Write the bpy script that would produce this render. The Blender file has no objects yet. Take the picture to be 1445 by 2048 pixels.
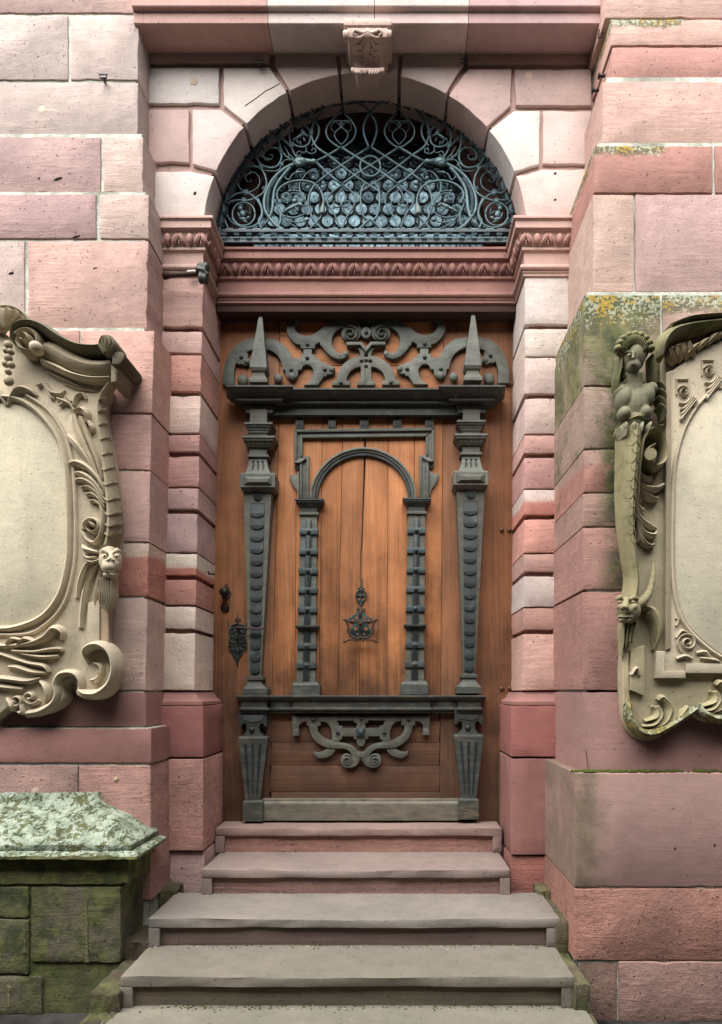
import bpy, bmesh, math, random
from mathutils import Vector, Matrix
random.seed(7)
S = bpy.context.scene
COL = S.collection
# ------------------------------------------------------------------ camera
F, CX, CY, DIST, ZC = 1370.0, 790.0, 1381.0, 4.6, 1.665
cam = bpy.data.cameras.new('camera'); cam_o = bpy.data.objects.new('camera', cam); COL.objects.link(cam_o)
cam.sensor_fit = 'AUTO'; cam.sensor_width = 36.0; cam.lens = F / 2048 * 36.0
cam.shift_x = (722.5 - CX) / 2048; cam.shift_y = (CY - 1024) / 2048
cam.clip_start = 0.05; cam.clip_end = 2000
cam_o.location = (0, -DIST, ZC); cam_o.rotation_euler = (math.radians(90), 0, 0)
S.camera = cam_o
# ------------------------------------------------------------------ light (overcast day)
SUN_EL, SUN_AZ = math.radians(53), math.radians(208)     # azimuth measured from +Y (north), clockwise
w = bpy.data.worlds.new('World'); S.world = w; w.use_nodes = True
wn = w.node_tree; wn.nodes.clear()
sky = wn.nodes.new('ShaderNodeTexSky'); sky.sky_type = 'NISHITA'; sky.sun_disc = False
sky.sun_elevation = SUN_EL; sky.sun_rotation = SUN_AZ; sky.air_density = 0.35; sky.dust_density = 0.15; sky.ozone_density = 1.0
bg = wn.nodes.new('ShaderNodeBackground'); bg.inputs[1].default_value = 0.05
wo = wn.nodes.new('ShaderNodeOutputWorld')
wn.links.new(sky.outputs[0], bg.inputs[0]); wn.links.new(bg.outputs[0], wo.inputs[0])
sl = bpy.data.lights.new('sun', 'SUN'); sl.energy = 5.0; sl.angle = math.radians(80); sl.color = (1.0, 0.97, 0.94)
so = bpy.data.objects.new('sun', sl); COL.objects.link(so); so.location = (-2, -8, 10)
sd = Vector((math.sin(SUN_AZ) * math.cos(SUN_EL), math.cos(SUN_AZ) * math.cos(SUN_EL), math.sin(SUN_EL)))
so.rotation_euler = (-sd).to_track_quat('-Z', 'Y').to_euler()
S.view_settings.view_transform = 'Standard'; S.view_settings.look = 'None'
S.view_settings.exposure = 1.34; S.view_settings.gamma = 1.0; S.view_settings.use_curve_mapping = False
S.render.engine = 'CYCLES'
S.cycles.max_bounces = 4; S.cycles.diffuse_bounces = 2; S.cycles.glossy_bounces = 3; S.cycles.transmission_bounces = 2

# ------------------------------------------------------------------ colour + materials
def C(r, g, b, k=0.8):
    def l(c):
        c /= 255.0
        return c / 12.92 if c <= 0.04045 else ((c + 0.055) / 1.055) ** 2.4
    r, g, b = l(r) * k * 0.98, l(g) * k, l(b) * k; mx_ = max(r, g, b); b *= 1.0 - 0.10 * (mx_ - min(r, g, b)) / mx_; y = 0.3 * r + 0.59 * g + 0.11 * b; z = 0.19
    return (r + (y - r) * z, g + (y - g) * z, b + (y - b) * z)

class NT:
    def __init__(s, name):
        s.m = bpy.data.materials.new(name); s.m.use_nodes = True; s.t = s.m.node_tree; s.t.nodes.clear()
        s.out = s.n('ShaderNodeOutputMaterial'); s.b = s.n('ShaderNodeBsdfPrincipled'); s.l(s.b.outputs[0], s.out.inputs[0])
    def n(s, k): return s.t.nodes.new(k)
    def l(s, a, b): s.t.links.new(a, b)
    def set(s, sock, v):
        if hasattr(v, 'is_output'): s.l(v, sock)
        else: sock.default_value = v
    def math(s, op, a, b=0.0, c=None, clamp=False):
        n = s.n('ShaderNodeMath'); n.operation = op; n.use_clamp = clamp
        s.set(n.inputs[0], a); s.set(n.inputs[1], b)
        if c is not None: s.set(n.inputs[2], c)
        return n.outputs[0]
    def vmath(s, op, a, b):
        n = s.n('ShaderNodeVectorMath'); n.operation = op; s.set(n.inputs[0], a); s.set(n.inputs[1], b); return n.outputs[0]
    def scale(s, a, f):
        n = s.n('ShaderNodeVectorMath'); n.operation = 'SCALE'; s.set(n.inputs[0], a); s.set(n.inputs[3], f); return n.outputs[0]
    def mix(s, f, a, b, mode='MIX'):
        n = s.n('ShaderNodeMix'); n.data_type = 'RGBA'; n.blend_type = mode; n.clamp_factor = True
        def v4(v): return v if hasattr(v, 'is_output') else (v[0], v[1], v[2], 1.0)
        s.set(n.inputs[0], f); s.set(n.inputs[6], v4(a)); s.set(n.inputs[7], v4(b)); return n.outputs[2]
    def noise(s, vec, scale, detail=4, rough=0.55, dist=0.0):
        n = s.n('ShaderNodeTexNoise'); s.l(vec, n.inputs['Vector']); n.inputs['Scale'].default_value = scale
        n.inputs['Detail'].default_value = detail; n.inputs['Roughness'].default_value = rough; n.inputs['Distortion'].default_value = dist
        return n.outputs[0]
    def ss(s, v, lo, hi):
        n = s.n('ShaderNodeMapRange'); n.interpolation_type = 'SMOOTHSTEP'; s.set(n.inputs[0], v)
        s.set(n.inputs[1], lo); s.set(n.inputs[2], hi); return n.outputs[0]
    def attr(s, name):
        n = s.n('ShaderNodeAttribute'); n.attribute_type = 'OBJECT'; n.attribute_name = name; return n
    def pos(s): return s.n('ShaderNodeNewGeometry').outputs['Position']
    def info(s): return s.n('ShaderNodeObjectInfo')
    def bump(s, h, strength, dist):
        n = s.n('ShaderNodeBump'); n.inputs['Strength'].default_value = strength; n.inputs['Distance'].default_value = dist
        s.l(h, n.inputs['Height']); s.l(n.outputs[0], s.b.inputs['Normal']); return n

def sandstone(name, streak=0.5, blotch=0.5, grain=0.22, relief=1.0, tilt=0.06, rough=0.9, pit=1.0, green=False):
    t = NT(name); p = t.pos(); oi = t.info(); rnd = oi.outputs['Random']
    cb = t.n('ShaderNodeCombineXYZ'); t.set(cb.inputs[0], t.math('MULTIPLY', rnd, 37.0)); t.set(cb.inputs[1], t.math('MULTIPLY', rnd, 91.0)); t.set(cb.inputs[2], t.math('MULTIPLY', rnd, 53.0))
    q = t.vmath('ADD', p, cb.outputs[0])
    mp = t.n('ShaderNodeMapping'); mp.vector_type = 'POINT'; t.l(q, mp.inputs[0]); mp.inputs[3].default_value = (2.2, 2.2, 19)
    rot = t.n('ShaderNodeCombineXYZ'); t.set(rot.inputs[1], t.math('MULTIPLY', t.math('SUBTRACT', rnd, 0.5), tilt * 2)); t.l(rot.outputs[0], mp.inputs[2])
    st = t.noise(mp.outputs[0], 1.7, 5, 0.70, 0.9)
    bl = t.noise(q, 2.4, 3, 0.6, 0.4)
    bl2 = t.noise(q, 13.0, 4, 0.68)
    gr = t.noise(q, 190, 1, 0.6)
    def dev(v, a): return t.math('MULTIPLY', t.math('SUBTRACT', v, 0.5), a)
    sk = t.math('MULTIPLY', t.ss(bl, 0.36, 0.62), 1.25 * streak)          # bedding shows in places only
    f = t.math('ADD', 1.0, t.math('ADD', t.math('MULTIPLY', t.math('SUBTRACT', st, 0.5), sk), t.math('ADD', dev(bl, 1.25 * blotch), t.math('ADD', dev(gr, grain * 2), dev(bl2, 0.75 * blotch)))))
    base = oi.outputs['Color']
    sep = t.n('ShaderNodeSeparateXYZ'); t.l(p, sep.inputs[0]); X, Y, Z = sep.outputs
    zz = t.math('SUBTRACT', t.math('ADD', t.attr('zs').outputs['Fac'], t.math('ADD', dev(bl, 0.10), dev(st, 0.05))), Z)
    col = t.mix(t.ss(zz, -0.022, 0.022), base, t.attr('c2').outputs['Color'])
    col = t.mix(t.math('MULTIPLY', t.ss(bl, 0.5, 0.75), 0.4 * blotch), col, t.mix(1.0, col, (1.03, 0.86, 0.80), 'MULTIPLY'))
    col = t.mix(t.math('MULTIPLY', t.ss(bl, 0.48, 0.28), 0.5 * blotch), col, t.mix(1.0, col, (1.06, 1.12, 1.12), 'MULTIPLY'))
    col = t.mix(1.0, col, _grey(t, f), 'MULTIPLY')
    mv_ = t.n('ShaderNodeMapping'); t.l(p, mv_.inputs[0]); mv_.inputs[3].default_value = (5.5, 5.5, 0.7)
    col = t.mix(t.math('MULTIPLY', t.ss(t.noise(mv_.outputs[0], 1.0, 4, 0.65, 0.3), 0.50, 0.70), 0.18), col, t.mix(1.0, col, (0.62, 0.60, 0.58), 'MULTIPLY'))
    pm = t.math('MULTIPLY', t.ss(t.noise(q, 48, 2, 0.6), 0.66, 0.73), 0.7 * pit)
    col = t.mix(pm, col, t.mix(1.0, col, (0.35, 0.29, 0.27), 'MULTIPLY'))
    h = t.math('ADD', t.math('MULTIPLY', t.math('MULTIPLY', st, sk), 0.9), t.math('ADD', t.math('MULTIPLY', gr, 0.16), t.math('ADD', t.math('MULTIPLY', bl2, 0.6), t.math('MULTIPLY', pm, -0.6))))
    if green:
        gn = t.noise(q, 5.5, 5, 0.70, 0.6)
        so_ = t.attr('soot').outputs['Fac']
        gm = t.math('MULTIPLY', t.ss(gn, t.math('SUBTRACT', 0.86, t.math('MULTIPLY', so_, 0.5)), t.math('SUBTRACT', 1.05, t.math('MULTIPLY', so_, 0.5))), 0.8)
        col = t.mix(gm, col, (0.060, 0.058, 0.052))
        ma = t.attr('moss').outputs['Fac']
        mn = t.noise(p, 4.5, 5, 0.70, 0.5)
        mm = t.ss(mn, t.math('SUBTRACT', 0.78, t.math('MULTIPLY', ma, 0.62)), t.math('SUBTRACT', 1.05, t.math('MULTIPLY', ma, 0.62)))
        mcol = t.mix(t.ss(bl2, 0.38, 0.62), (0.042, 0.056, 0.020), (0.135, 0.148, 0.045))
        col = t.mix(t.math('MULTIPLY', mm, 0.8), col, mcol)
        mx = t.attr('mx').outputs['Fac']; mw = t.attr('mw').outputs['Fac']
        dx = t.math('DIVIDE', t.math('ABSOLUTE', t.math('SUBTRACT', t.math('ADD', X, dev(bl2, 0.10)), mx)), t.math('MAXIMUM', mw, 0.001))
        run = t.math('MULTIPLY', t.math('SUBTRACT', 1.0, t.ss(dx, 0.0, 1.0)), t.ss(mn, 0.30, 0.55))
        run = t.math('MULTIPLY', run, t.attr('mv').outputs['Fac'])
        col = t.mix(run, col, t.mix(t.ss(bl2, 0.4, 0.6), (0.035, 0.050, 0.024), (0.085, 0.095, 0.035)))
        lz = t.attr('lz').outputs['Fac']; lh = t.attr('lh').outputs['Fac']; la = t.attr('la').outputs['Fac']; lx = t.attr('lx').outputs['Fac']; lw = t.attr('lw').outputs['Fac']
        g = t.math('SUBTRACT', 1.0, t.math('DIVIDE', t.math('SUBTRACT', lz, Z), t.math('MAXIMUM', lh, 0.001)))
        gx = t.math('SUBTRACT', 1.0, t.ss(t.math('ABSOLUTE', t.math('SUBTRACT', X, lx)), t.math('MULTIPLY', lw, 0.6), lw))
        e = t.math('MULTIPLY', t.math('MULTIPLY', t.ss(g, 0.0, 1.0), gx), la)
        n1 = t.noise(p, 24, 4, 0.72, 0.4)
        dk = t.ss(t.math('ADD', t.math('MULTIPLY', e, 0.9), t.math('MULTIPLY', t.math('SUBTRACT', gn, 0.5), 1.6)), 0.22, 0.60)
        col = t.mix(t.math('MULTIPLY', dk, 0.8), col, (0.070, 0.080, 0.038))
        nf = t.noise(p, 58, 3, 0.62, 0.3)
        spot = t.math('MULTIPLY', t.ss(t.math('ADD', t.math('MULTIPLY', nf, 0.7), t.math('ADD', t.math('MULTIPLY', n1, 0.35), t.math('MULTIPLY', e, 0.16))), 0.63, 0.68), t.ss(e, 0.10, 0.45))
        hue = t.math('ADD', gn, dev(bl2, 0.5))
        col = t.mix(t.math('MULTIPLY', spot, 0.85), col, t.mix(t.ss(hue, 0.46, 0.58), (0.36, 0.38, 0.28), (0.38, 0.25, 0.035)))
        cr = t.attr('crust').outputs['Fac']
        cm = t.ss(t.math('ADD', t.math('MULTIPLY', n1, 0.55), t.math('ADD', t.math('MULTIPLY', mn, 0.25), t.math('MULTIPLY', nf, 0.2))), t.math('SUBTRACT', 0.80, t.math('MULTIPLY', cr, 0.5)), t.math('SUBTRACT', 0.85, t.math('MULTIPLY', cr, 0.5)))
        ccol = t.mix(t.ss(bl2, 0.30, 0.62), (0.15, 0.19, 0.125), (0.35, 0.405, 0.315))
        col = t.mix(cm, col, ccol)
        h = t.math('ADD', h, t.math('MULTIPLY', cm, t.math('ADD', 0.2, n1)))
    t.l(col, t.b.inputs['Base Color']); t.b.inputs['Roughness'].default_value = rough
    t.b.inputs['Specular IOR Level'].default_value = 0.25
    t.bump(h, 0.75, 0.011 * relief)
    return t.m
def _grey(t, f):
    cb = t.n('ShaderNodeCombineColor')
    for i in range(3): t.l(f, cb.inputs[i])
    return cb.outputs[0]

def wood(name, axis='Z', amp=1.0):
    t = NT(name); p = t.pos(); oi = t.info(); rnd = oi.outputs['Random']
    cb = t.n('ShaderNodeCombineXYZ')
    for i, k in enumerate((31.0, 17.0, 47.0)): t.set(cb.inputs[i], t.math('MULTIPLY', rnd, k))
    q = t.vmath('ADD', p, cb.outputs[0])
    mp = t.n('ShaderNodeMapping'); t.l(q, mp.inputs[0]); mp.inputs[3].default_value = (62, 62, 1.6) if axis == 'Z' else (1.6, 62, 62)
    g1 = t.noise(mp.outputs[0], 1.0, 6, 0.62, 0.5); g2 = t.noise(mp.outputs[0], 5.0, 3, 0.6)
    bl = t.noise(q, 3.2, 5, 0.6, 0.4); fine = t.noise(q, 160, 2)
    def dev(v, a): return t.math('MULTIPLY', t.math('SUBTRACT', v, 0.5), a * amp)
    f = t.math('ADD', 1.0, t.math('ADD', dev(g1, 1.2), t.math('ADD', dev(g2, 0.5), t.math('ADD', dev(bl, 1.3), dev(fine, 0.35)))))
    sep = t.n('ShaderNodeSeparateXYZ'); t.l(p, sep.inputs[0])
    # weathered, greyed timber low down where rain splashes, worn in streaks
    k = t.ss(t.math('ADD', sep.outputs[2], t.math('ADD', dev(bl, 1.4), dev(g1, 0.9))), 2.55, 1.05)
    col = t.mix(t.math('MULTIPLY', k, t.attr('wear').outputs['Fac']), oi.outputs['Color'], (0.088, 0.045, 0.027))
    col = t.mix(1.0, col, _grey(t, f), 'MULTIPLY')
    col = t.mix(t.math('MULTIPLY', t.ss(g1, 0.60, 0.74), 0.45), col, t.mix(1.0, col, (0.45, 0.40, 0.38), 'MULTIPLY'))
    t.l(col, t.b.inputs['Base Color']); t.b.inputs['Roughness'].default_value = 0.62; t.b.inputs['Specular IOR Level'].default_value = 0.3
    t.bump(t.math('ADD', g1, t.math('MULTIPLY', g2, 0.4)), 0.5, 0.003)
    return t.m

def patina(name, rough=0.6, metal=0.0, amp=1.0, grain=True):
    t = NT(name); p = t.pos(); oi = t.info()
    cb = t.n('ShaderNodeCombineXYZ')
    for i, k in enumerate((31.0, 17.0, 47.0)): t.set(cb.inputs[i], t.math('MULTIPLY', oi.outputs['Random'], k))
    q = t.vmath('ADD', p, cb.outputs[0])
    mp = t.n('ShaderNodeMapping'); t.l(q, mp.inputs[0]); mp.inputs[3].default_value = (5, 30, 30) if grain else (12, 12, 12)
    n1 = t.noise(mp.outputs[0], 1.5, 5, 0.6, 0.4); n2 = t.noise(q, 12, 6, 0.65, 0.3); n3 = t.noise(q, 120, 3)
    def dev(v, a): return t.math('MULTIPLY', t.math('SUBTRACT', v, 0.5), a * amp)
    f = t.math('ADD', 1.0, t.math('ADD', dev(n1, 0.9), t.math('ADD', dev(n2, 1.1), dev(n3, 0.5))))
    col = t.mix(1.0, oi.outputs['Color'], _grey(t, f), 'MULTIPLY')
    col = t.mix(t.math('MULTIPLY', t.ss(n2, 0.56, 0.72), 0.5), col, (0.12, 0.14, 0.12))
    col = t.mix(t.math('MULTIPLY', t.ss(n2, 0.42, 0.28), 0.6), col, (0.05, 0.035, 0.022))
    wear_fac = t.attr('wear').outputs['Fac']  # wear amount set per object
    col = t.mix(t.math('MULTIPLY', t.ss(n1, 0.5, 0.7), wear_fac), col, (0.20, 0.14, 0.085))
    t.l(col, t.b.inputs['Base Color']); t.b.inputs['Roughness'].default_value = rough; t.b.inputs['Metallic'].default_value = metal
    t.bump(t.math('ADD', n2, t.math('MULTIPLY', n3, 0.5)), 0.5, 0.003)
    return t.m

def mortar(name):
    t = NT(name); p = t.pos(); n = t.noise(p, 14, 6, 0.7); n2 = t.noise(p, 3, 3); n3 = t.noise(p, 150, 2)
    col = t.mix(t.ss(n, 0.35, 0.65), (0.40, 0.42, 0.35), (0.66, 0.67, 0.58))
    col = t.mix(t.math('MULTIPLY', t.ss(n2, 0.5, 0.65), 0.6), col, (0.17, 0.16, 0.12))
    t.l(col, t.b.inputs['Base Color']); t.b.inputs['Roughness'].default_value = 0.95
    t.bump(t.math('ADD', n, n3), 0.8, 0.006)
    return t.m

def simple(name, col, rough=0.5, metal=0.0, spec=0.5):
    t = NT(name); p = t.pos(); n = t.noise(p, 18, 5, 0.65)
    c = t.mix(n, tuple(v * 0.6 for v in col), tuple(v * 1.35 for v in col)); t.l(c, t.b.inputs['Base Color'])
    t.b.inputs['Roughness'].default_value = rough; t.b.inputs['Metallic'].default_value = metal; t.b.inputs['Specular IOR Level'].default_value = spec
    t.bump(t.noise(p, 60, 4), 0.3, 0.003)
    return t.m

def glassmat(name):
    t = NT(name); p = t.pos(); n = t.noise(p, 28, 4, 0.6, 1.2); n2 = t.noise(p, 6, 2)
    c = t.mix(t.ss(n, 0.3, 0.7), (0.034, 0.055, 0.064), (0.085, 0.130, 0.148)); t.l(c, t.b.inputs['Base Color'])
    t.b.inputs['Metallic'].default_value = 0.85; t.set(t.b.inputs['Roughness'], t.math('ADD', 0.12, t.math('MULTIPLY', n2, 0.2)))
    t.bump(n, 0.22, 0.010)
    return t.m

M = {}
for k_, a_ in dict(stone=('sandstone', 0.60, 0.58, 0.24), smooth=('dressed_sandstone', 0.28, 0.38, 0.18, 0.6, 0.03, 0.88, 0.7), carved=('carved_sandstone', 0.10, 0.50, 0.26, 0.7, 0.02, 0.88, 0.6),
                   rough=('weathered_sandstone', 0.35, 0.8, 0.35, 2.4, 0.1, 0.95, 1.6), step=('step_sandstone', 0.12, 0.5, 0.28, 0.7, 0.02, 0.9, 0.7)).items():
    M[k_] = sandstone(*a_); a2_ = list(a_) + [1.0, 0.06, 0.9, 1.0][len(a_) - 4:] if len(a_) < 8 else list(a_)
    M[k_ + '_g'] = sandstone('mossy_' + a2_[0], *a2_[1:8], green=True)
M.update(
         woodz=wood('oak_plank', 'Z'), woodx=wood('oak_board', 'X'), patina=patina('patinated_oak', 0.62, 0, 1.25),
         iron=patina('painted_iron', 0.45, 0.25, 1.1, False), rust=simple('rusty_iron', (0.06, 0.035, 0.025), 0.75, 0.4),
         black=simple('black_iron', (0.018, 0.017, 0.016), 0.5, 0.5), lead=simple('lead_came', (0.018, 0.020, 0.021), 0.5, 0.4),
         brass=simple('dark_brass', (0.10, 0.07, 0.04), 0.35, 0.8), mortar=mortar('lime_mortar'), glass=glassmat('bottle_glass'),
         dark=simple('dark_room', (0.01, 0.009, 0.008), 0.9, 0, 0.1), paving=sandstone('paving', 0.1, 0.5, 0.3, 1.0, 0.02, 0.9, 0.8))

# ------------------------------------------------------------------ geometry helpers
def P(px, py, d): return Vector(((px - CX) * d / F, d - DIST, ZC - (py - CY) * d / F))
def zpx(py, d): return ZC - (py - CY) * d / F
def xpx(px, d): return (px - CX) * d / F
WORLD = {}
def parent_to(o, par):
    if par is not None:
        o.parent = par; o.matrix_parent_inverse = Matrix.Translation(-WORLD[par.name])
def tag(o, label=None, cat=None, group=None, kind=None):
    if label: o['label'] = label
    if cat: o['category'] = cat
    if group: o['group'] = group
    if kind: o['kind'] = kind
    return o
def thing(name, label, cat, loc, group=None):
    o = bpy.data.objects.new(name, None); COL.objects.link(o); o.empty_display_size = 0.1
    o.location = loc; WORLD[o.name] = Vector(loc); return tag(o, label, cat, group)
def mk(name, V, Fc, mat, par=None, col=None, smooth=False, **props):
    V = [Vector(v) for v in V]
    lo = Vector((min(v.x for v in V), min(v.y for v in V), min(v.z for v in V))); hi = Vector((max(v.x for v in V), max(v.y for v in V), max(v.z for v in V)))
    c = (lo + hi) / 2
    me = bpy.data.meshes.new(name); me.from_pydata([v - c for v in V], [], Fc); me.validate(); me.update()
    bm = bmesh.new(); bm.from_mesh(me); bmesh.ops.recalc_face_normals(bm, faces=bm.faces); bm.to_mesh(me); bm.free()
    if smooth:
        me.polygons.foreach_set('use_smooth', [True] * len(me.polygons))
        if smooth != True: me.set_sharp_from_angle(angle=math.radians(smooth))
    if mat in ('patina', 'iron') and col: k_ = random.uniform(0.78, 1.16); u_ = random.uniform(-0.05, 0.05); col = (col[0] * k_ * (1 + u_), col[1] * k_, col[2] * k_ * (1 - u_))
    if mat == 'carved': props.setdefault('soot', 0.16)
    if isinstance(mat, str) and mat + '_g' in M and any(k_ in props for k_ in ('moss', 'soot', 'mx', 'lz', 'crust')): mat += '_g'
    me.materials.append(M[mat] if isinstance(mat, str) else mat)
    o = bpy.data.objects.new(name, me); COL.objects.link(o); o.location = c; WORLD[o.name] = c; parent_to(o, par)
    if col: o.color = (col[0], col[1], col[2], 1)
    for k, v in props.items(): o[k] = v
    return o
def dup(o, loc, par, rot=None, scale=None, name=None):
    c = o.copy(); COL.objects.link(c)
    if name: c.name = name
    c.location = loc; c.parent = None; WORLD[c.name] = Vector(loc); parent_to(c, par)
    if rot is not None: c.rotation_euler = rot
    if scale is not None: c.scale = scale
    return c
class MB:
    def __init__(s): s.v = []; s.f = []
    def add(s, V, Fc):
        b = len(s.v); s.v += [Vector(v) for v in V]; s.f += [tuple(i + b for i in f) for f in Fc]; return s
    def mk(s, name, mat, par=None, col=None, smooth=False, **pr): return mk(name, s.v, s.f, mat, par, col, smooth, **pr)
def area2(p): return sum(p[i][0] * p[(i + 1) % len(p)][1] - p[(i + 1) % len(p)][0] * p[i][1] for i in range(len(p))) / 2
def inset(p, d):
    n = len(p); out = []
    sgn = 1 if area2(p) > 0 else -1
    for i in range(n):
        a, b, c = Vector(p[i - 1]), Vector(p[i]), Vector(p[(i + 1) % n])
        e1 = (b - a); e2 = (c - b)
        if e1.length < 1e-9 or e2.length < 1e-9: out.append(tuple(b)); continue
        e1.normalize(); e2.normalize()
        n1 = Vector((-e1.y, e1.x)) * sgn; n2 = Vector((-e2.y, e2.x)) * sgn
        m = n1 + n2
        if m.length < 1e-6: m = n1
        m.normalize(); k = d / max(0.35, m.dot(n1)); out.append((b.x + m.x * k, b.y + m.y * k))
    return out
def resample(p, step, jit=0.0):
    out = []; n = len(p)
    for i in range(n):
        a, b = Vector(p[i]), Vector(p[(i + 1) % n]); L = (b - a).length; k = max(1, int(L / step))
        for j in range(k):
            q = a.lerp(b, j / k); out.append((q.x + random.uniform(-jit, jit), q.y + random.uniform(-jit, jit)))
    return out
def slab_geo(p, y0, y1, bev, back=False):
    """prism of an XZ polygon p: front at y0 (towards the camera), back at y1, front arris bevelled"""
    n = len(p); a = inset(p, bev) if bev > 0 else p
    V = [(x, y0, z) for x, z in a]
    Fc = [tuple(range(n))]
    if bev > 0:
        q = inset(p, bev * 0.3)
        V += [(x, y0 + bev * 0.3, z) for x, z in q]; V += [(x, y0 + bev, z) for x, z in p]; V += [(x, y1, z) for x, z in p]; L = 4
    else: V += [(x, y1, z) for x, z in p]; L = 2
    for k in range(L - 1):
        for i in range(n):
            j = (i + 1) % n; Fc.append((k * n + i, k * n + j, (k + 1) * n + j, (k + 1) * n + i))
    if back: Fc.append(tuple(range((L - 1) * n, L * n))[::-1])
    return V, Fc
def toxz(pts, d): return [((px - CX) * d / F, ZC - (py - CY) * d / F) for px, py in pts]
def block(par, pts, d, depth, col, mat='stone', bev=0.0042, gap=0.004, jit=0.002, step=0.045, name='stone_block', **pr):
    d += random.uniform(-0.002, 0.002); p = inset(toxz(pts, d), gap); p = resample(p, step, jit)
    cxm, czm = sum(a for a, _ in p) / len(p), sum(b for _, b in p) / len(p)
    for i_ in range(len(p)):                       # knocked arrises
        if random.random() < 0.07:
            v_ = Vector((cxm - p[i_][0], czm - p[i_][1])); v_.normalize(); k_ = random.uniform(0.003, 0.008); p[i_] = (p[i_][0] + v_.x * k_, p[i_][1] + v_.y * k_)
    V, Fc = slab_geo(p, d - DIST, d - DIST + depth, bev)
    return mk(name, V, Fc, mat, par, col, 40, **pr)
def rect(x0, y0, x1, y1, x0b=None, x1b=None): return [(x0, y0), (x1, y0), (x1 if x1b is None else x1b, y1), (x0 if x0b is None else x0b, y1)]
def plate(name, par, pts, d, th, mat, col, bev=0.003, **pr):
    V, Fc = slab_geo(toxz(pts, d), d - DIST, d - DIST + th, bev)
    return mk(name, V, Fc, mat, par, col, 35, **pr)
def box_geo(x0, x1, y0, y1, z0, z1):
    V = [(x, y, z) for x in (x0, x1) for y in (y0, y1) for z in (z0, z1)]
    return V, [(0, 1, 3, 2), (4, 6, 7, 5), (0, 4, 5, 1), (2, 3, 7, 6), (0, 2, 6, 4), (1, 5, 7, 3)]
def bevbox(name, par, x0, x1, y0, y1, z0, z1, mat, col, bev=0.006, jit=0.0, cuts=0, **pr):
    bm = bmesh.new(); V, Fc = box_geo(x0, x1, y0, y1, z0, z1)
    vs = [bm.verts.new(v) for v in V]; [bm.faces.new([vs[i] for i in f]) for f in Fc]
    bmesh.ops.recalc_face_normals(bm, faces=bm.faces)
    if bev: bmesh.ops.bevel(bm, geom=bm.edges[:], offset=bev, segments=2, affect='EDGES', profile=0.6)
    if cuts:
        bmesh.ops.subdivide_edges(bm, edges=[e for e in bm.edges if e.calc_length() > 0.05], cuts=cuts, use_grid_fill=True)
        for v in bm.verts: v.co += Vector((random.uniform(-jit, jit), random.uniform(-jit, jit), random.uniform(-jit, jit)))
    V = [v.co.copy() for v in bm.verts]; bm.verts.index_update(); Fc = [tuple(v.index for v in f.verts) for f in bm.faces]; bm.free()
    return mk(name, V, Fc, mat, par, col, 40, **pr)
def crom(pts, n):
    """Catmull-Rom through pts (tuples of any length), n samples per span"""
    out = []; m = len(pts)
    for i in range(m - 1):
        p0, p1, p2, p3 = pts[max(i - 1, 0)], pts[i], pts[i + 1], pts[min(i + 2, m - 1)]
        for j in range(n):
            t = j / n
            out.append(tuple(0.5 * (2 * b + (c - a) * t + (2 * a - 5 * b + 4 * c - e) * t * t + (-a + 3 * b - 3 * c + e) * t ** 3) for a, b, c, e in zip(p0, p1, p2, p3)))
    out.append(tuple(pts[-1])); return out
def tube_geo(pts, r, seg=8, closed=False):
    pts = [Vector(p) for p in pts]; n = len(pts); V = []; Fc = []
    rr = r if isinstance(r, (list, tuple)) else [r] * n
    prev = None
    for i in range(n):
        if closed: t = (pts[(i + 1) % n] - pts[i - 1])
        else: t = pts[min(i + 1, n - 1)] - pts[max(i - 1, 0)]
        if t.length < 1e-9: t = Vector((1, 0, 0))
        t.normalize()
        ref = Vector((0, 1, 0)) if abs(t.y) < 0.95 else Vector((1, 0, 0))
        u = t.cross(ref).normalized(); v = t.cross(u).normalized()
        for k in range(seg):
            a = 2 * math.pi * k / seg; V.append(pts[i] + (u * math.cos(a) + v * math.sin(a)) * rr[i])
    m = n if closed else n - 1
    for i in range(m):
        for k in range(seg):
            a, b = i * seg, ((i + 1) % n) * seg; Fc.append((a + k, a + (k + 1) % seg, b + (k + 1) % seg, b + k))
    if not closed: Fc.append(tuple(range(seg))[::-1]); Fc.append(tuple(range((n - 1) * seg, n * seg)))
    return V, Fc
PROF = [math.pi * k / 8 for k in range(9)]
PROF2 = [math.pi * k / 16 for k in range(17)]
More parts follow.
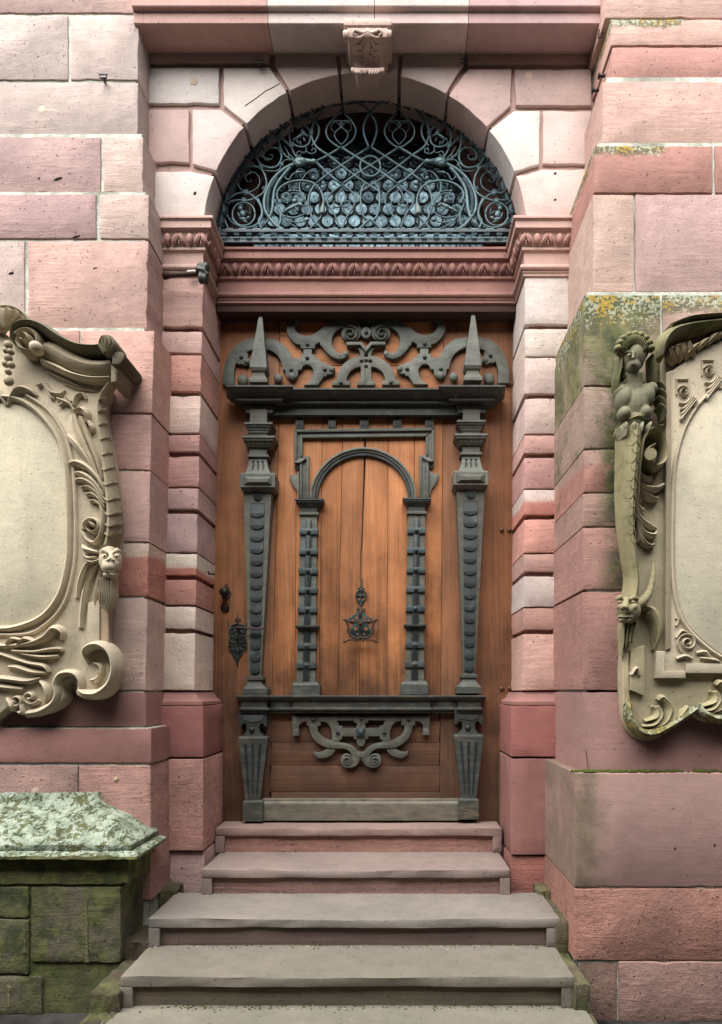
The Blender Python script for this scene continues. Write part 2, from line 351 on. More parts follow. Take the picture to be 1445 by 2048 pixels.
def ridge_geo(pts, d, n=5, groove=0.0, lift=0.0, base=0.02):
    """carved stroke on the plane at distance d; pts = (px, py, width_px, height_m); groove > 0 cuts three flutes along it"""
    q = crom(pts, n) if len(pts) > 2 else [tuple(a + (b - a) * t / 6 for a, b in zip(pts[0], pts[1])) for t in range(7)]
    V = []; Fc = []; m = len(q); pf = PROF2 if groove > 0 else PROF; k = len(pf)
    for i in range(m):
        a, b = q[max(i - 1, 0)], q[min(i + 1, m - 1)]
        tx, ty = b[0] - a[0], b[1] - a[1]; L = math.hypot(tx, ty) or 1; nx, ny = -ty / L, tx / L
        wpx = max(q[i][2], 0.3) / 2; h = max(q[i][3], 0.001)
        V.append(P(q[i][0] + nx * wpx, q[i][1] + ny * wpx, d) + Vector((0, base, 0)))
        for th in pf:
            c, s_ = math.cos(th), max(0.0, 1 - abs(math.cos(th)) ** 1.9) ** 0.8
            hh = h * s_ * (1 - groove * (0.5 - 0.5 * math.cos(3 * math.pi * c)))
            pt = P(q[i][0] + nx * wpx * c, q[i][1] + ny * wpx * c, d); pt.y -= hh + lift; V.append(pt)
        V.append(P(q[i][0] - nx * wpx, q[i][1] - ny * wpx, d) + Vector((0, base, 0)))
    k += 2
    for i in range(m - 1):
        for j in range(k - 1): Fc.append((i * k + j, i * k + j + 1, (i + 1) * k + j + 1, (i + 1) * k + j))
    Fc.append(tuple(range(k))[::-1]); Fc.append(tuple(range((m - 1) * k, m * k)))
    return V, Fc
def ridges(name, par, strokes, d, mat, col, groove=0.0, lift=0.0, n=5, base=0.02, **pr):
    b = MB()
    for i, s_ in enumerate(strokes):
        b.add(*ridge_geo(s_, d, n, groove, lift + 0.0007 * i, base))
    return b.mk(name, mat, par, col, 45, **pr)
def spiral(cx, cy, r0, r1, turns, a0, w0, w1, h0, h1, n=None):
    n = n or max(8, int(abs(turns) * 14)); out = []
    for i in range(n + 1):
        t = i / n; a = math.radians(a0) + turns * 2 * math.pi * t; r = r0 + (r1 - r0) * t ** 0.85
        out.append((cx + r * math.cos(a), cy + r * math.sin(a), w0 + (w1 - w0) * t, h0 + (h1 - h0) * t))
    return out
def leaf_strokes(stem, side, count, length, width, h, curl=0.5, shrink=0.5):
    """lobes springing off a stem [(px,py)], side=+1/-1"""
    out = [[(x, y, width * (1.1 - 0.7 * i / (len(stem) - 1)), h) for i, (x, y) in enumerate(stem)]]
    st = crom(stem, 8); m = len(st)
    for k in range(count):
        i = int((k + 0.5) / count * (m - 2)); x, y = st[i]; tx, ty = st[i + 1][0] - x, st[i + 1][1] - y; L = math.hypot(tx, ty) or 1; tx /= L; ty /= L
        nx, ny = -ty * side, tx * side; l = length * (1 - shrink * k / count)
        out.append([(x, y, width * 0.8, h * 0.8), (x + (tx * 0.55 + nx * 0.4) * l, y + (ty * 0.55 + ny * 0.4) * l, width, h), (x + (tx * 0.85 + nx * (0.4 + curl)) * l, y + (ty * 0.85 + ny * (0.4 + curl)) * l, width * 0.45, h * 0.45)])
    return out
def ell_geo(c, r, rot=0.0, us=12, vs=8):
    V = [Vector((0, 0, 1))]; Fc = []
    for j in range(1, vs):
        ph = math.pi * j / vs
        for i in range(us): V.append(Vector((math.sin(ph) * math.cos(2 * math.pi * i / us), math.sin(ph) * math.sin(2 * math.pi * i / us), math.cos(ph))))
    V.append(Vector((0, 0, -1))); n = len(V)
    for i in range(us): Fc.append((0, 1 + i, 1 + (i + 1) % us)); Fc.append((n - 1, n - 1 - us + (i + 1) % us, n - 1 - us + i))
    for j in range(vs - 2):
        for i in range(us): a = 1 + j * us; Fc.append((a + i, a + us + i, a + us + (i + 1) % us, a + (i + 1) % us))
    R = Matrix.Rotation(rot, 3, 'Y') if not isinstance(rot, Matrix) else rot
    return [R @ Vector((v.x * r[0], v.y * r[1], v.z * r[2])) + Vector(c) for v in V], Fc
def remeshed(b, name, voxel, mat, par, col, smooth_it=3, **pr):
    me = bpy.data.meshes.new('tmp'); me.from_pydata(b.v, [], b.f); me.update()
    bm = bmesh.new(); bm.from_mesh(me); bmesh.ops.recalc_face_normals(bm, faces=bm.faces); bm.to_mesh(me); bm.free()
    o = bpy.data.objects.new('tmp', me); COL.objects.link(o)
    r = o.modifiers.new('r', 'REMESH'); r.mode = 'VOXEL'; r.voxel_size = voxel
    s_ = o.modifiers.new('s', 'SMOOTH'); s_.factor = 0.5; s_.iterations = smooth_it
    dg = bpy.context.evaluated_depsgraph_get(); m2 = bpy.data.meshes.new_from_object(o.evaluated_get(dg))
    V = [v.co.copy() for v in m2.vertices]; Fc = [tuple(p.vertices) for p in m2.polygons]
    bpy.data.objects.remove(o); bpy.data.meshes.remove(me); bpy.data.meshes.remove(m2)
    return mk(name, V, Fc, mat, par, col, True, **pr)
def loft_geo(levels, dback=DIST + 0.0):
    """levels: (py, xl, xr, out) front rectangle of a member standing proud of the plane dback"""
    V = []; Fc = []
    for py, xl, xr, out in levels:
        d = dback - out; a, b = P(xl, py, d), P(xr, py, d)
        yb = dback - DIST + 0.01
        V += [(a.x, a.y, a.z), (b.x, b.y, b.z), (b.x, yb, b.z), (a.x, yb, a.z)]
    n = len(levels)
    for i in range(n - 1):
        for k in range(4): Fc.append((i * 4 + k, i * 4 + (k + 1) % 4, (i + 1) * 4 + (k + 1) % 4, (i + 1) * 4 + k))
    Fc.append((0, 1, 2, 3)); Fc.append(tuple(range((n - 1) * 4, n * 4)))
    return V, Fc
def loft(name, par, levels, mat, col, dback=DIST, **pr): V, Fc = loft_geo(levels, dback); return mk(name, V, Fc, mat, par, col, **pr)
def moulding_geo(prof, path):
    """prof: (out, z) swept along the plan path [(x,y)], outwards is to the right-hand side of travel (x increasing -> -y)"""
    n = len(path); k = len(prof); V = []; Fc = []
    for i in range(n):
        p = Vector(path[i])
        e1 = (p - Vector(path[i - 1])).normalized() if i > 0 else None; e2 = (Vector(path[i + 1]) - p).normalized() if i < n - 1 else None
        n1 = Vector((e1.y, -e1.x)) if e1 else None; n2 = Vector((e2.y, -e2.x)) if e2 else None
        if n1 is None: m, s_ = n2, 1.0
        elif n2 is None: m, s_ = n1, 1.0
        else:
            m = (n1 + n2).normalized(); s_ = 1.0 / max(0.2, m.dot(n1))
        for o, z in prof: V.append((p.x + m.x * o * s_, p.y + m.y * o * s_, z))
    for i in range(n - 1):
        for j in range(k - 1): Fc.append((i * k + j, i * k + j + 1, (i + 1) * k + j + 1, (i + 1) * k + j))
    return V, Fc
def moulding(name, par, prof, path, mat, col, **pr): V, Fc = moulding_geo(prof, path); return mk(name, V, Fc, mat, par, col, 30, **pr)
def arcpts(cx, cy, r, a0, a1, n, ry=None):
    ry = ry or r
    return [(cx + r * math.cos(math.radians(a0 + (a1 - a0) * i / n)), cy - ry * math.sin(math.radians(a0 + (a1 - a0) * i / n))) for i in range(n + 1)]
# ================================================================== SETTING
V, Fc = box_geo(-60, 60, -90, 12, -0.3, 0.0)
g = mk('ground', V, Fc, 'paving', None, C(100, 95, 90, 0.45)); tag(g, 'grey stone paving in front of the building', 'ground', kind='structure')

# the house front across the narrow street, behind the photographer
oh = mk('opposite_house', *box_geo(-40, 40, -12, -8.0, 0.0, 8.0), 'smooth', None, C(118, 106, 94, 0.8)); tag(oh, kind='structure')
for i in range(-6, 7):
    for z0 in (1.2, 4.6):
        V, Fc = box_geo(i * 3.1 - 0.55, i * 3.1 + 0.55, -8.02, -7.99, z0, z0 + 1.7); f_ = mk('window', V, Fc, 'glass', oh)
V, Fc = box_geo(-40, 40, -8.25, -7.75, 7.7, 8.05); mk('eaves', V, Fc, 'smooth', oh, C(140, 128, 112, 0.8))

D_J, D_B, D_LP = 4.18, 4.13, 3.88          # jamb face, jamb base face, lower left pier face
RED, PINK, PALE, MAUVE = C(165, 100, 92), C(208, 160, 148), C(232, 212, 202), C(190, 152, 150)

# ------------------------------------------------------------------ left pier
lp = thing('stone_pier', 'pale pink sandstone wall pier behind the beige cartouche with grotesque mask', 'pier', P(150, 1700, 3.9))
def soften(c, k=0.22):
    m = C(206, 166, 157); return tuple(a + (b - a) * k for a, b in zip(c, m))
def pier_rows(par, rows):
    for r in rows:
        pts, d, col = r[0], r[1], soften(r[2]); pr = r[3] if len(r) > 3 else {}
        mat = pr.pop('mat', 'stone'); gap = pr.pop('gap', 0.0026)
        block(par, pts, d, max(0.1, D_J - d + 0.06), col, mat, gap=gap, **pr)
pier_rows(lp, [
    (rect(-60, -60, 268, 26), 4.00, C(196, 160, 152), {}),
    (rect(-60, 28, 138, 161), 4.00, C(202, 184, 176), dict(gap=0.006, soot=0.12)),
    (rect(140, 28, 280, 161, None, 278), 4.00, C(206, 187, 178), dict(gap=0.006)),
    (rect(-60, 164, 278, 271, None, 276), 4.00, C(194, 176, 168), dict(soot=0.1)),
    (rect(-60, 272, 203, 386), 3.97, C(182, 148, 146), dict(gap=0.005)),
    (rect(205, 272, 288, 386), 3.97, C(206, 180, 168), dict(gap=0.005)),
    (rect(-60, 387, 194, 478), 3.917, C(180, 143, 143), dict(gap=0.005)),
    (rect(197, 387, 299, 478), 3.917, C(205, 177, 165), dict(gap=0.005)),
    (rect(-60, 481, 51, 659), 3.917, C(208, 184, 176), dict(gap=0.005)),
    (rect(55, 481, 298, 659, None, 295), 3.917, C(204, 160, 148), {}),
    (rect(-60, 660, 160, 826), 3.88, C(206, 150, 138), {}),
    (rect(161, 660, 310, 826, None, 305), 3.88, C(222, 165, 150), {}),
    (rect(-60, 828, 305, 940, None, 302), 3.88, C(205, 152, 142), {}),
    (rect(-60, 942, 302, 1084, None, 300), 3.88, C(206, 160, 150), {}),
    (rect(-60, 1086, 299, 1193, None, 297), 3.88, C(220, 192, 172), dict(zs=zpx(1112, 3.88), c2=C(196, 126, 110))),
    (rect(-60, 1196, 297, 1381, None, 292), 3.88, C(214, 180, 166), dict(soot=0.35)),
    (rect(-60, 1384, 293, 1454), 3.875, C(160, 102, 96), dict(mat='smooth')),
    (rect(-60, 1457, 304, 1526), 3.82, C(158, 96, 90), dict(mat='smooth', soot=0.3)),
    (rect(-60, 1531, 157, 1760), 3.82, C(168, 128, 118), dict(mat='rough', soot=0.45, moss=0.15)),
    (rect(159, 1531, 303, 1800), 3.82, C(172, 122, 112), dict(mat='rough', soot=0.45, moss=0.1)),
])
mb = MB()
for (y0, y1, xe, d) in ((-80, 272, 272, 4.008), (268, 390, 284, 3.978), (384, 664, 292, 3.926), (656, 1385, 289, 3.89), (1380, 1457, 288, 3.886), (1456, 2060, 298, 3.835)):
    q = toxz(rect(-90, y0, xe, y1), d); mb.add(*slab_geo(q, d - DIST, D_J - DIST + 0.04, 0))
mb.mk('mortar_core', 'mortar', lp)

# ------------------------------------------------------------------ right pier
rp = thing('stone_pier', 'stepped pink sandstone wall pier with lichen ledges carrying the winged woman carving', 'pier', P(1300, 2040, 3.5))
pier_rows(rp, [
    (rect(1210, -60, 1510, 36), 3.86, C(206, 164, 152), {}),
    (rect(1222, 38, 1510, 91), 3.84, C(214, 166, 152), dict(lz=zpx(38, 3.84), lh=0.09, la=1.0, lx=xpx(1285, 3.84), lw=0.28)),
    (rect(1222, 93, 1510, 160), 3.84, C(196, 132, 120), dict(gap=0.004)),
    (rect(1205, 162, 1510, 288), 3.82, C(202, 160, 148), {}),
    (rect(1188, 291, 1427, 386), 3.65, C(188, 122, 108), dict(lz=zpx(291, 3.65), lh=0.10, la=0.9, lx=xpx(1235, 3.65), lw=0.32, moss=0.15)),
    (rect(1430, 291, 1510, 386), 3.65, C(190, 126, 112), {}),
    (rect(1186, 388, 1269, 584), 3.65, C(208, 172, 156), {}),
    (rect(1271, 388, 1510, 584), 3.65, C(190, 152, 150), {}),
    (rect(1169, 589, 1322, 771, 1167), 3.53, C(150, 134, 106), dict(lz=zpx(585, 3.53), lh=0.30, la=0.9, lx=xpx(1240, 3.53), lw=0.5, moss=0.74, mx=xpx(1228, 3.53), mw=0.13, mv=0.8)),
    (rect(1325, 589, 1510, 771), 3.53, C(176, 142, 130), dict(lz=zpx(589, 3.53), lh=0.17, la=0.95, lx=xpx(1400, 3.53), lw=0.6, moss=0.45)),
    (rect(1167, 773, 1510, 897), 3.53, C(160, 134, 116), dict(moss=0.52, mx=xpx(1226, 3.53), mw=0.13, mv=1.0)),
    (rect(1167, 899, 1510, 985), 3.53, C(176, 138, 124), dict(moss=0.42, mx=xpx(1228, 3.53), mw=0.13, mv=1.0, zs=zpx(925, 3.53), c2=C(188, 128, 116))),
    (rect(1166, 987, 1510, 1053), 3.53, C(168, 128, 114), dict(moss=0.42, mx=xpx(1230, 3.53), mw=0.13, mv=1.0)),
    (rect(1166, 1055, 1510, 1180), 3.53, C(178, 122, 110), dict(moss=0.25, mx=xpx(1236, 3.53), mw=0.13, mv=0.9)),
    (rect(1165, 1183, 1510, 1381), 3.53, C(170, 112, 102), {}),
    (rect(1165, 1384, 1510, 1600), 3.53, C(160, 112, 106), dict(mat='smooth', lz=zpx(1540, 3.53) + 0.0, moss=0.05)),
    (rect(1149, 1546, 1510, 1774), 3.45, C(166, 126, 118), dict(mat='smooth', soot=0.25, mx=xpx(1170, 3.45), mw=0.16, mv=0.55, moss=0.12)),
    (rect(1149, 1777, 1510, 1921), 3.45, C(168, 106, 88), dict(mat='rough')),
    (rect(1158, 1924, 1236, 2060), 3.46, C(140, 104, 90), dict(mat='rough', moss=0.4)),
    (rect(1238, 1924, 1510, 2060), 3.44, C(148, 108, 98), dict(mat='rough', soot=0.2)),
])
mb = MB()
for (y0, y1, xe, d) in ((-80, 164, 1232, 3.872), (155, 292, 1214, 3.832), (286, 590, 1196, 3.662), (584, 1386, 1176, 3.542), (1380, 1560, 1174, 3.542), (1548, 2062, 1158, 3.462)):
    q = toxz(rect(xe, y0, 1540, y1), d); mb.add(*slab_geo(q, d - DIST, D_J - DIST + 0.04, 0))
mb.mk('mortar_core', 'mortar', rp)
# moss growing on the plinth ledge
mo = []
for i in range(420):
    x = random.uniform(1142, 1440); k = math.exp(-((x - 1200) / 70) ** 2) * 0.9 + 0.25
    if random.random() > k: continue
    mo.append((xpx(x, 3.52), 3.45 - DIST + 0.078 - abs(random.gauss(0, 0.028)), zpx(1546, 3.45) + 0.002, random.uniform(0.003, 0.010)))
mb = MB()
for x, y, z, r in mo:
    if y < 3.45 - DIST + 0.012 or x < 0.91: continue
    mb.add(*ell_geo((x, y, z), (r * 1.5, r * 1.3, r), 0, 6, 4))
if mb.v: mb.mk('moss', simple('moss', (0.06, 0.075, 0.015), 0.95, 0, 0.1), rp, None, True, kind='stuff')

# ------------------------------------------------------------------ jambs
def jamb(label, rows, xin, edge, base_edge, base_in, side, loc, low_edge):
    t = thing('door_jamb', label, 'jamb', loc)
    for y0, y1, col, pr in rows:
        e0, e1 = edge(y0), edge(y1)
        pts = [(xin, y0), (e0, y0), (e1, y1), (xin, y1)] if side < 0 else [(e0, y0), (xin, y0), (xin, y1), (e1, y1)]
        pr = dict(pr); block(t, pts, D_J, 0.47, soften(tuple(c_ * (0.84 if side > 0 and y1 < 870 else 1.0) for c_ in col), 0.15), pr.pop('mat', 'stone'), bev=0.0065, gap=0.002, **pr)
    q = toxz([(xin, 520), (edge(520) + 9 * side, 520), (edge(1390) + 9 * side, 1390), (xin, 1390)], D_J + 0.028)
    V, Fc = slab_geo(q, D_J - DIST + 0.028, 0.04, 0); mk('groove_core', V, Fc, 'stone', t, C(150, 108, 98))
    # base moulding sweeps round the corner
    xe = xpx(base_edge, D_B); xi = xpx(base_in, D_B); yb = D_B - DIST; z0, z1 = zpx(1384, D_J), zpx(1411, D_B)
    pr = [(-0.075, z0 - 0.001), (-0.062, z0 - 0.002), (-0.058, z0 - 0.014), (-0.05, z0 - 0.02), (-0.042, z0 - 0.036), (-0.022, z0 - 0.052), (-0.008, z0 - 0.058), (-0.006, z1 + 0.004), (-0.012, z1)]
    path = [(xi, yb), (xe, yb), (xe, 0.03)] if side < 0 else [(xe, 0.03), (xe, yb), (xi, yb)]
    moulding('base_moulding', t, pr, path, 'smooth', C(166, 112, 106))
    for k, (y0, y1, col, mat, pr) in enumerate(low_edge):
        x0, x1 = sorted((xi, xe)); 
        bevbox('stone_block', t, x0, x1, yb + pr.pop('back', 0.0), 0.03, zpx(y1, D_B) + 0.002, zpx(y0, D_B) - 0.002, mat, col, 0.006, 0.0015, 3, **pr)
    return t
def ledge_l(y): return 408 - 18 * (max(y, 560) - 560) / 760 if y < 1320 else 390
def ledge_r(y): return 1050 - 4 * (y - 545) / 835
RB = C(150, 90, 86)
jl = jamb('grooved pink sandstone door jamb on the lock side of the door', [
    (538, 654, C(228, 177, 166), {}), (662, 707, C(232, 185, 175), {}), (709, 783, C(224, 155, 138), {}), (791, 867, C(243, 209, 194), {}),
    (869, 904, C(203, 145, 138), {}), (912, 974, C(211, 153, 145), {}), (976, 1019, C(209, 166, 162), {}), (1027, 1105, C(205, 166, 164), {}),
    (1107, 1151, C(235, 220, 200), dict(zs=zpx(1139, D_J), c2=C(211, 134, 117))), (1159, 1210, C(211, 140, 125), {}), (1213, 1258, C(237, 215, 198), dict(soot=0.25)), (1266, 1381, C(243, 218, 200), dict(soot=0.3))],
    285, ledge_l, 407, 310, -1, P(400, 1790, D_J), [
        (1411, 1515, C(166, 102, 98), 'smooth', {}), (1518, 1702, C(194, 140, 130), 'rough', dict(soot=0.5)), (1705, 1900, C(192, 155, 149), 'rough', dict(back=0.03))])
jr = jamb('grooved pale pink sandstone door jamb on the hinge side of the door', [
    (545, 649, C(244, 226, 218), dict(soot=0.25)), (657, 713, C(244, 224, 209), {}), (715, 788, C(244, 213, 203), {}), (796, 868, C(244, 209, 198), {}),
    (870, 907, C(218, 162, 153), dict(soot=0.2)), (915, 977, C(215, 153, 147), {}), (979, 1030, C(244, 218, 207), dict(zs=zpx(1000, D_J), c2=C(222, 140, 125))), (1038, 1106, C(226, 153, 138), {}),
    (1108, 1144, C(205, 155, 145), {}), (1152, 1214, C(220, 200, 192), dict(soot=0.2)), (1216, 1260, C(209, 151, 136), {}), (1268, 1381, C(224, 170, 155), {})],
    1160, ledge_r, 1023, 1118, 1, P(1060, 1790, D_J), [
        (1411, 1514, C(179, 108, 102), 'smooth', {}), (1517, 1710, C(170, 113, 106), 'smooth', dict(soot=0.15)), (1713, 1900, C(179, 111, 102), 'rough', dict(back=0.02))])

# ------------------------------------------------------------------ arch wall with voussoirs
aw = thing('arch_wall', 'pale grooved sandstone arch and spandrels round the half-round fanlight', 'arch', P(731, 435, D_J))
AX, AY, AR = 731, 468, 322
def onarc(a): return (AX + AR * math.cos(math.radians(a)), AY - AR * math.sin(math.radians(a)))
def arcfrom(a0, a1): return arcpts(AX, AY, AR, a0, a1, max(3, int(abs(a1 - a0) / 3)))
def ang(x, y): return math.degrees(math.atan2(AY - y, x - AX))
a1L, a2L, a3L, a4L = ang(430, 345), ang(487, 247), ang(577, 181), ang(679, 149)
a1R, a2R, a3R, a4R = ang(1035, 345), ang(983, 251), ang(898, 183), ang(799, 152)
W0, W1 = C(238, 222, 214), C(232, 202, 194)
G = 2.2
def av(pts, col, **pr): block(aw, pts, D_J, 0.30, col, 'smooth', bev=0.0065, gap=0.005, step=0.05, **pr)
av(rect(285, 60, 541, 126), C(218, 182, 170)); av(rect(933, 60, 1185, 128), C(190, 150, 142), soot=0.3)
av(rect(285, 133, 440, 208), C(240, 226, 218)); av([(444, 133), (540, 133)] + arcfrom(a3L + 0.3, a2L - 0.5) + [(446, 210)], C(240, 222, 212))
av(rect(285, 217, 380, 326), C(222, 184, 176)); av([(383, 217), (443, 217)] + arcfrom(a2L + 0.5, a1L - 0.6) + [(384, 328)], C(234, 206, 200))
av([(285, 341), (380, 341)] + arcfrom(a1L + 0.9, 176.0) + [(285, 445)], C(240, 220, 212))
av([(548, 60), (667, 60)] + arcfrom(a4L + 0.2, a3L - 0.3) + [(549, 130)], C(212, 184, 176))
av([(676, 60), (801, 60)] + arcfrom(a4R + 0.25, a4L - 0.25), C(208, 180, 172))
av([(808, 60), (924, 60), (930, 128)] + arcfrom(a3R + 0.3, a4R - 0.3), C(220, 192, 184))
av([(936, 136), (1025, 136), (1023, 212)] + arcfrom(a2R + 0.4, a3R - 0.3), C(220, 184, 176)); av(rect(1029, 136, 1185, 212), C(212, 176, 168), soot=0.35)
av([(1029, 219), (1082, 219), (1081, 329)] + arcfrom(a1R + 0.5, a2R - 0.5), C(238, 224, 216)); av(rect(1085, 219, 1185, 329), C(226, 194, 186), soot=0.15)
av([(1085, 337), (1185, 336), (1185, 445)] + arcfrom(4.0, a1R - 0.6), C(228, 194, 186), soot=0.3)
q = toxz([(280, 50), (1190, 50), (1190, 448), (AX + AR + 8, 448)] + arcpts(AX, AY, AR + 7, 3.6, 176.4, 60) + [(AX - AR - 8, 448), (280, 448)], D_J + 0.022)
V, Fc = slab_geo(q, D_J - DIST + 0.022, D_J - DIST + 0.3, 0); mk('groove_core', V, Fc, 'smooth', aw, C(200, 160, 150))
for x, y, c in ((388, 162, C(236, 205, 178)), (1058, 150, C(240, 200, 178)), ):
    pl = plate('round_plug', aw, arcpts(x, y, 7.5, 0, 340, 14), D_J - 0.0015, 0.01, 'smooth', c, 0.001)
pl = plate('round_plug', lp, arcpts(85, 219, 7, 0, 340, 14), 3.9985, 0.01, 'smooth', C(238, 208, 178), 0.001)

# inner stone head behind the grille, and the masonry round the opening
hd = []
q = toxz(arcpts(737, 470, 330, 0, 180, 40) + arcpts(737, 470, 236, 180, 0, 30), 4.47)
V, Fc = slab_geo(q, 4.47 - DIST, 4.60 - DIST, 0.006); mk('inner_arch', V, Fc, 'smooth', aw, C(84, 56, 48))  # brown stone with the shade of the recess put into its colour

# ------------------------------------------------------------------ top cornice
tc = thing('stone_cornice', 'projecting pink sandstone cornice with dark soffit at the very top', 'cornice', P(735, 90, 4.0))
DC = 3.98
for x0, x1, col in ((268, 536, C(206, 160, 150)), (537, 749, C(226, 204, 197)), (750, 937, C(226, 196, 189)), (938, 1206, C(206, 166, 164))):
    X0, X1 = xpx(x0, DC) + 0.0004, xpx(x1, DC) - 0.0004
    zb = zpx(47, DC); z2 = zpx(24, DC)
    pr = [(0.0 - 0.25, zb + 0.012), (-0.19, zb + 0.012), (-0.175, zb), (-0.004, zb), (0, zb + 0.004), (0, z2 - 0.004), (0.004, z2), (0.026, z2 + 0.004), (0.03, z2 + 0.009), (0.03, z2 + 0.3), (-0.2, z2 + 0.3)]
    V, Fc = moulding_geo(pr, [(X0, DC - DIST), (X1, DC - DIST)]); n = len(pr)
    Fc += [tuple(range(n)), tuple(range(n, 2 * n))]
    mk('cornice_stone', V, Fc, 'smooth', tc, col, 30)

# ------------------------------------------------------------------ impost + transom
tr = thing('stone_transom', 'moulded red sandstone transom with egg and leaf band between fanlight and door', 'transom', P(735, 640, 4.4))
xl, xr = xpx(406, D_J), xpx(1050, D_J); yj = D_J - DIST; yt = 4.47 - DIST
zt = zpx(430, 4.10)
prof = [(-0.1, 0), (0.078, 0.0), (0.082, -0.004), (0.082, -0.017), (0.076, -0.021), (0.068, -0.026), (0.068, -0.066), (0.064, -0.070), (0.052, -0.074), (0.046, -0.078), (0.040, -0.090), (0.034, -0.110), (0.022, -0.135), (0.014, -0.150), (0.020, -0.154), (0.022, -0.160), (0.022, -0.170), (0.016, -0.174), (0.006, -0.180), (0.004, -0.190), (0.004, -0.250), (0.010, -0.258), (0.026, -0.262), (0.032, -0.270), (0.032, -0.282), (0.026, -0.290), (0.016, -0.292), (0.016, -0.304), (0.010, -0.306), (0.010, -0.322), (0.003, -0.326), (-0.05, -0.328)]
prof = [(o, zt + z) for o, z in prof]
PL, PR_ = xpx(300, D_J), xpx(1160, D_J)
path = [(PL, yj), (xl, yj), (xl, yt), (xr, yt), (xr, yj), (PR_, yj)]
for i, (pp, col) in enumerate((([path[0], path[1], path[2]], C(216, 176, 164)), ([path[2], path[3]], C(178, 124, 114)), ([path[3], path[4], path[5]], C(216, 172, 160)))):  # transom darker than the imposts: its shade is put into the stone colour
    # mitre the ends that meet another stone
    full = moulding_geo(prof, path); k = len(prof); s0 = (0, 2, 3)[i]; n = (3, 2, 3)[i]
    V = full[0][s0 * k:(s0 + n) * k]; Fc = [(a * k + j, a * k + j + 1, (a + 1) * k + j + 1, (a + 1) * k + j) for a in range(n - 1) for j in range(k - 1)]
    mk('moulding', V, Fc, 'smooth', tr, col, 30)
# soffit / lintel stone over the door, near-black to stand in for shade there
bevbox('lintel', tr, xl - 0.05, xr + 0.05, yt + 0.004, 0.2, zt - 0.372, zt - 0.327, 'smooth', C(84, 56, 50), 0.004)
# eggs with leaves between
def egg_mesh():
    b = MB(); b.add(*ell_geo((0, 0, 0), (0.022, 0.02, 0.034), 0, 12, 8)); return b
def leaf_mesh():
    b = MB()
    for s_ in (-1, 1):
        for (xa, xb, wd) in ((0.006, 0.042, 0.013), (0.0, 0.026, 0.010)):
            V, Fc = tube_geo([(s_ * xa, -0.004, 0.034), (s_ * (xa + (xb - xa) * 0.35), -0.010, 0.012), (s_ * (xa + (xb - xa) * 0.75), -0.006, -0.012), (s_ * xb, 0.002, -0.034)], [wd * 0.8, wd, wd * 0.8, wd * 0.25], 7); b.add(V, Fc)
    b.add(*ell_geo((0, 0.0, -0.012), (0.005, 0.008, 0.026), 0, 8, 6)); return b
EG = egg_mesh().mk('egg', 'smooth', tr, C(196, 140, 128), True); LF = leaf_mesh().mk('leaf', 'smooth', tr, C(188, 132, 120), True)
first = [True, True]
def egg_run(a, b, n, col, start_leaf=True):
    a, b = Vector(a), Vector(b); e = (b - a); nn = Vector((e.y, -e.x)).normalized(); rz = math.atan2(e.y, e.x)
    for i in range(2 * n + 1):
        p = a.lerp(b, i / (2 * n)) + nn * 0.040; src = LF if (i % 2 == 0) == start_leaf else EG; z = zt - 0.115
        k = 0 if src is EG else 1
        c = dup(src, (p.x, p.y, z), tr, (0, 0, rz)); c.color = (col[0], col[1], col[2], 1); c.scale = (0.92, 1.0, 0.95)
egg_run((xpx(318, D_J), yj), (xl + 0.0, yj), 2, C(204, 150, 138))
egg_run((xr - 0.0, yj), (xpx(1138, D_J), yj), 2, C(206, 150, 136))
egg_run((xl, yj + 0.02), (xl, yt - 0.05), 2, C(198, 144, 132)); egg_run((xr, yt - 0.05), (xr, yj + 0.02), 2, C(198, 144, 132))
egg_run((xl + 0.07, yt), (xr - 0.07, yt), 13, C(164, 112, 102))  # eggs and leaves above the door, colour darkened for shade
for o in (EG, LF): bpy.data.objects.remove(o)

# ------------------------------------------------------------------ scroll bracket on the keystone
kb = thing('scroll_bracket', 'carved scroll bracket with acanthus leaf on the keystone under the cornice', 'bracket', P(735, 155, 4.1))
kc = C(216, 184, 170)
bevbox('abacus', kb, xpx(688, 3.93), xpx(784, 3.93), 3.93 - DIST, D_J - DIST, zpx(50, 3.93), zpx(36, 3.93), 'carved', kc, 0.010)
lev = [(52, 695, 776, 0.235), (62, 695, 776, 0.245), (74, 697, 774, 0.235), (90, 701, 769, 0.185), (105, 705, 765, 0.14), (122, 709, 761, 0.105), (138, 712, 758, 0.085), (146, 714, 756, 0.09)]
V, Fc = loft_geo(lev, D_J); mk('body', V, Fc, 'carved', kb, kc, 50)
for s_ in (-1, 1):
    xc = 735.5 + s_ * 43; d = 3.95
    a, b = P(735.5 + s_ * 38, 72, d), P(735.5 + s_ * 47, 72, d)
    V, Fc = tube_geo([a, b], 0.026, 14); o = mk('side_scroll', V, Fc, 'carved', kb, kc, 40)
    c2 = b + Vector((0, 0, 0)); sp = []
    for i in range(26): t_ = i / 25; r = 0.022 * (1 - 0.8 * t_); a_ = t_ * 11; sp.append((c2.x + s_ * 0.002, c2.y + r * math.cos(a_), c2.z + r * math.sin(a_)))
    V, Fc = tube_geo(sp, 0.0032, 6); mk('spiral', V, Fc, 'carved', o, kc, True)
a, b = P(703, 143, 4.05), P(769, 143, 4.05); V, Fc = tube_geo([a, a.lerp(b, 0.06), a.lerp(b, 0.12), a.lerp(b, 0.88), a.lerp(b, 0.94), b], [0.016, 0.019, 0.016, 0.016, 0.019, 0.016], 12); mk('bottom_roll', V, Fc, 'carved', kb, kc, 40)
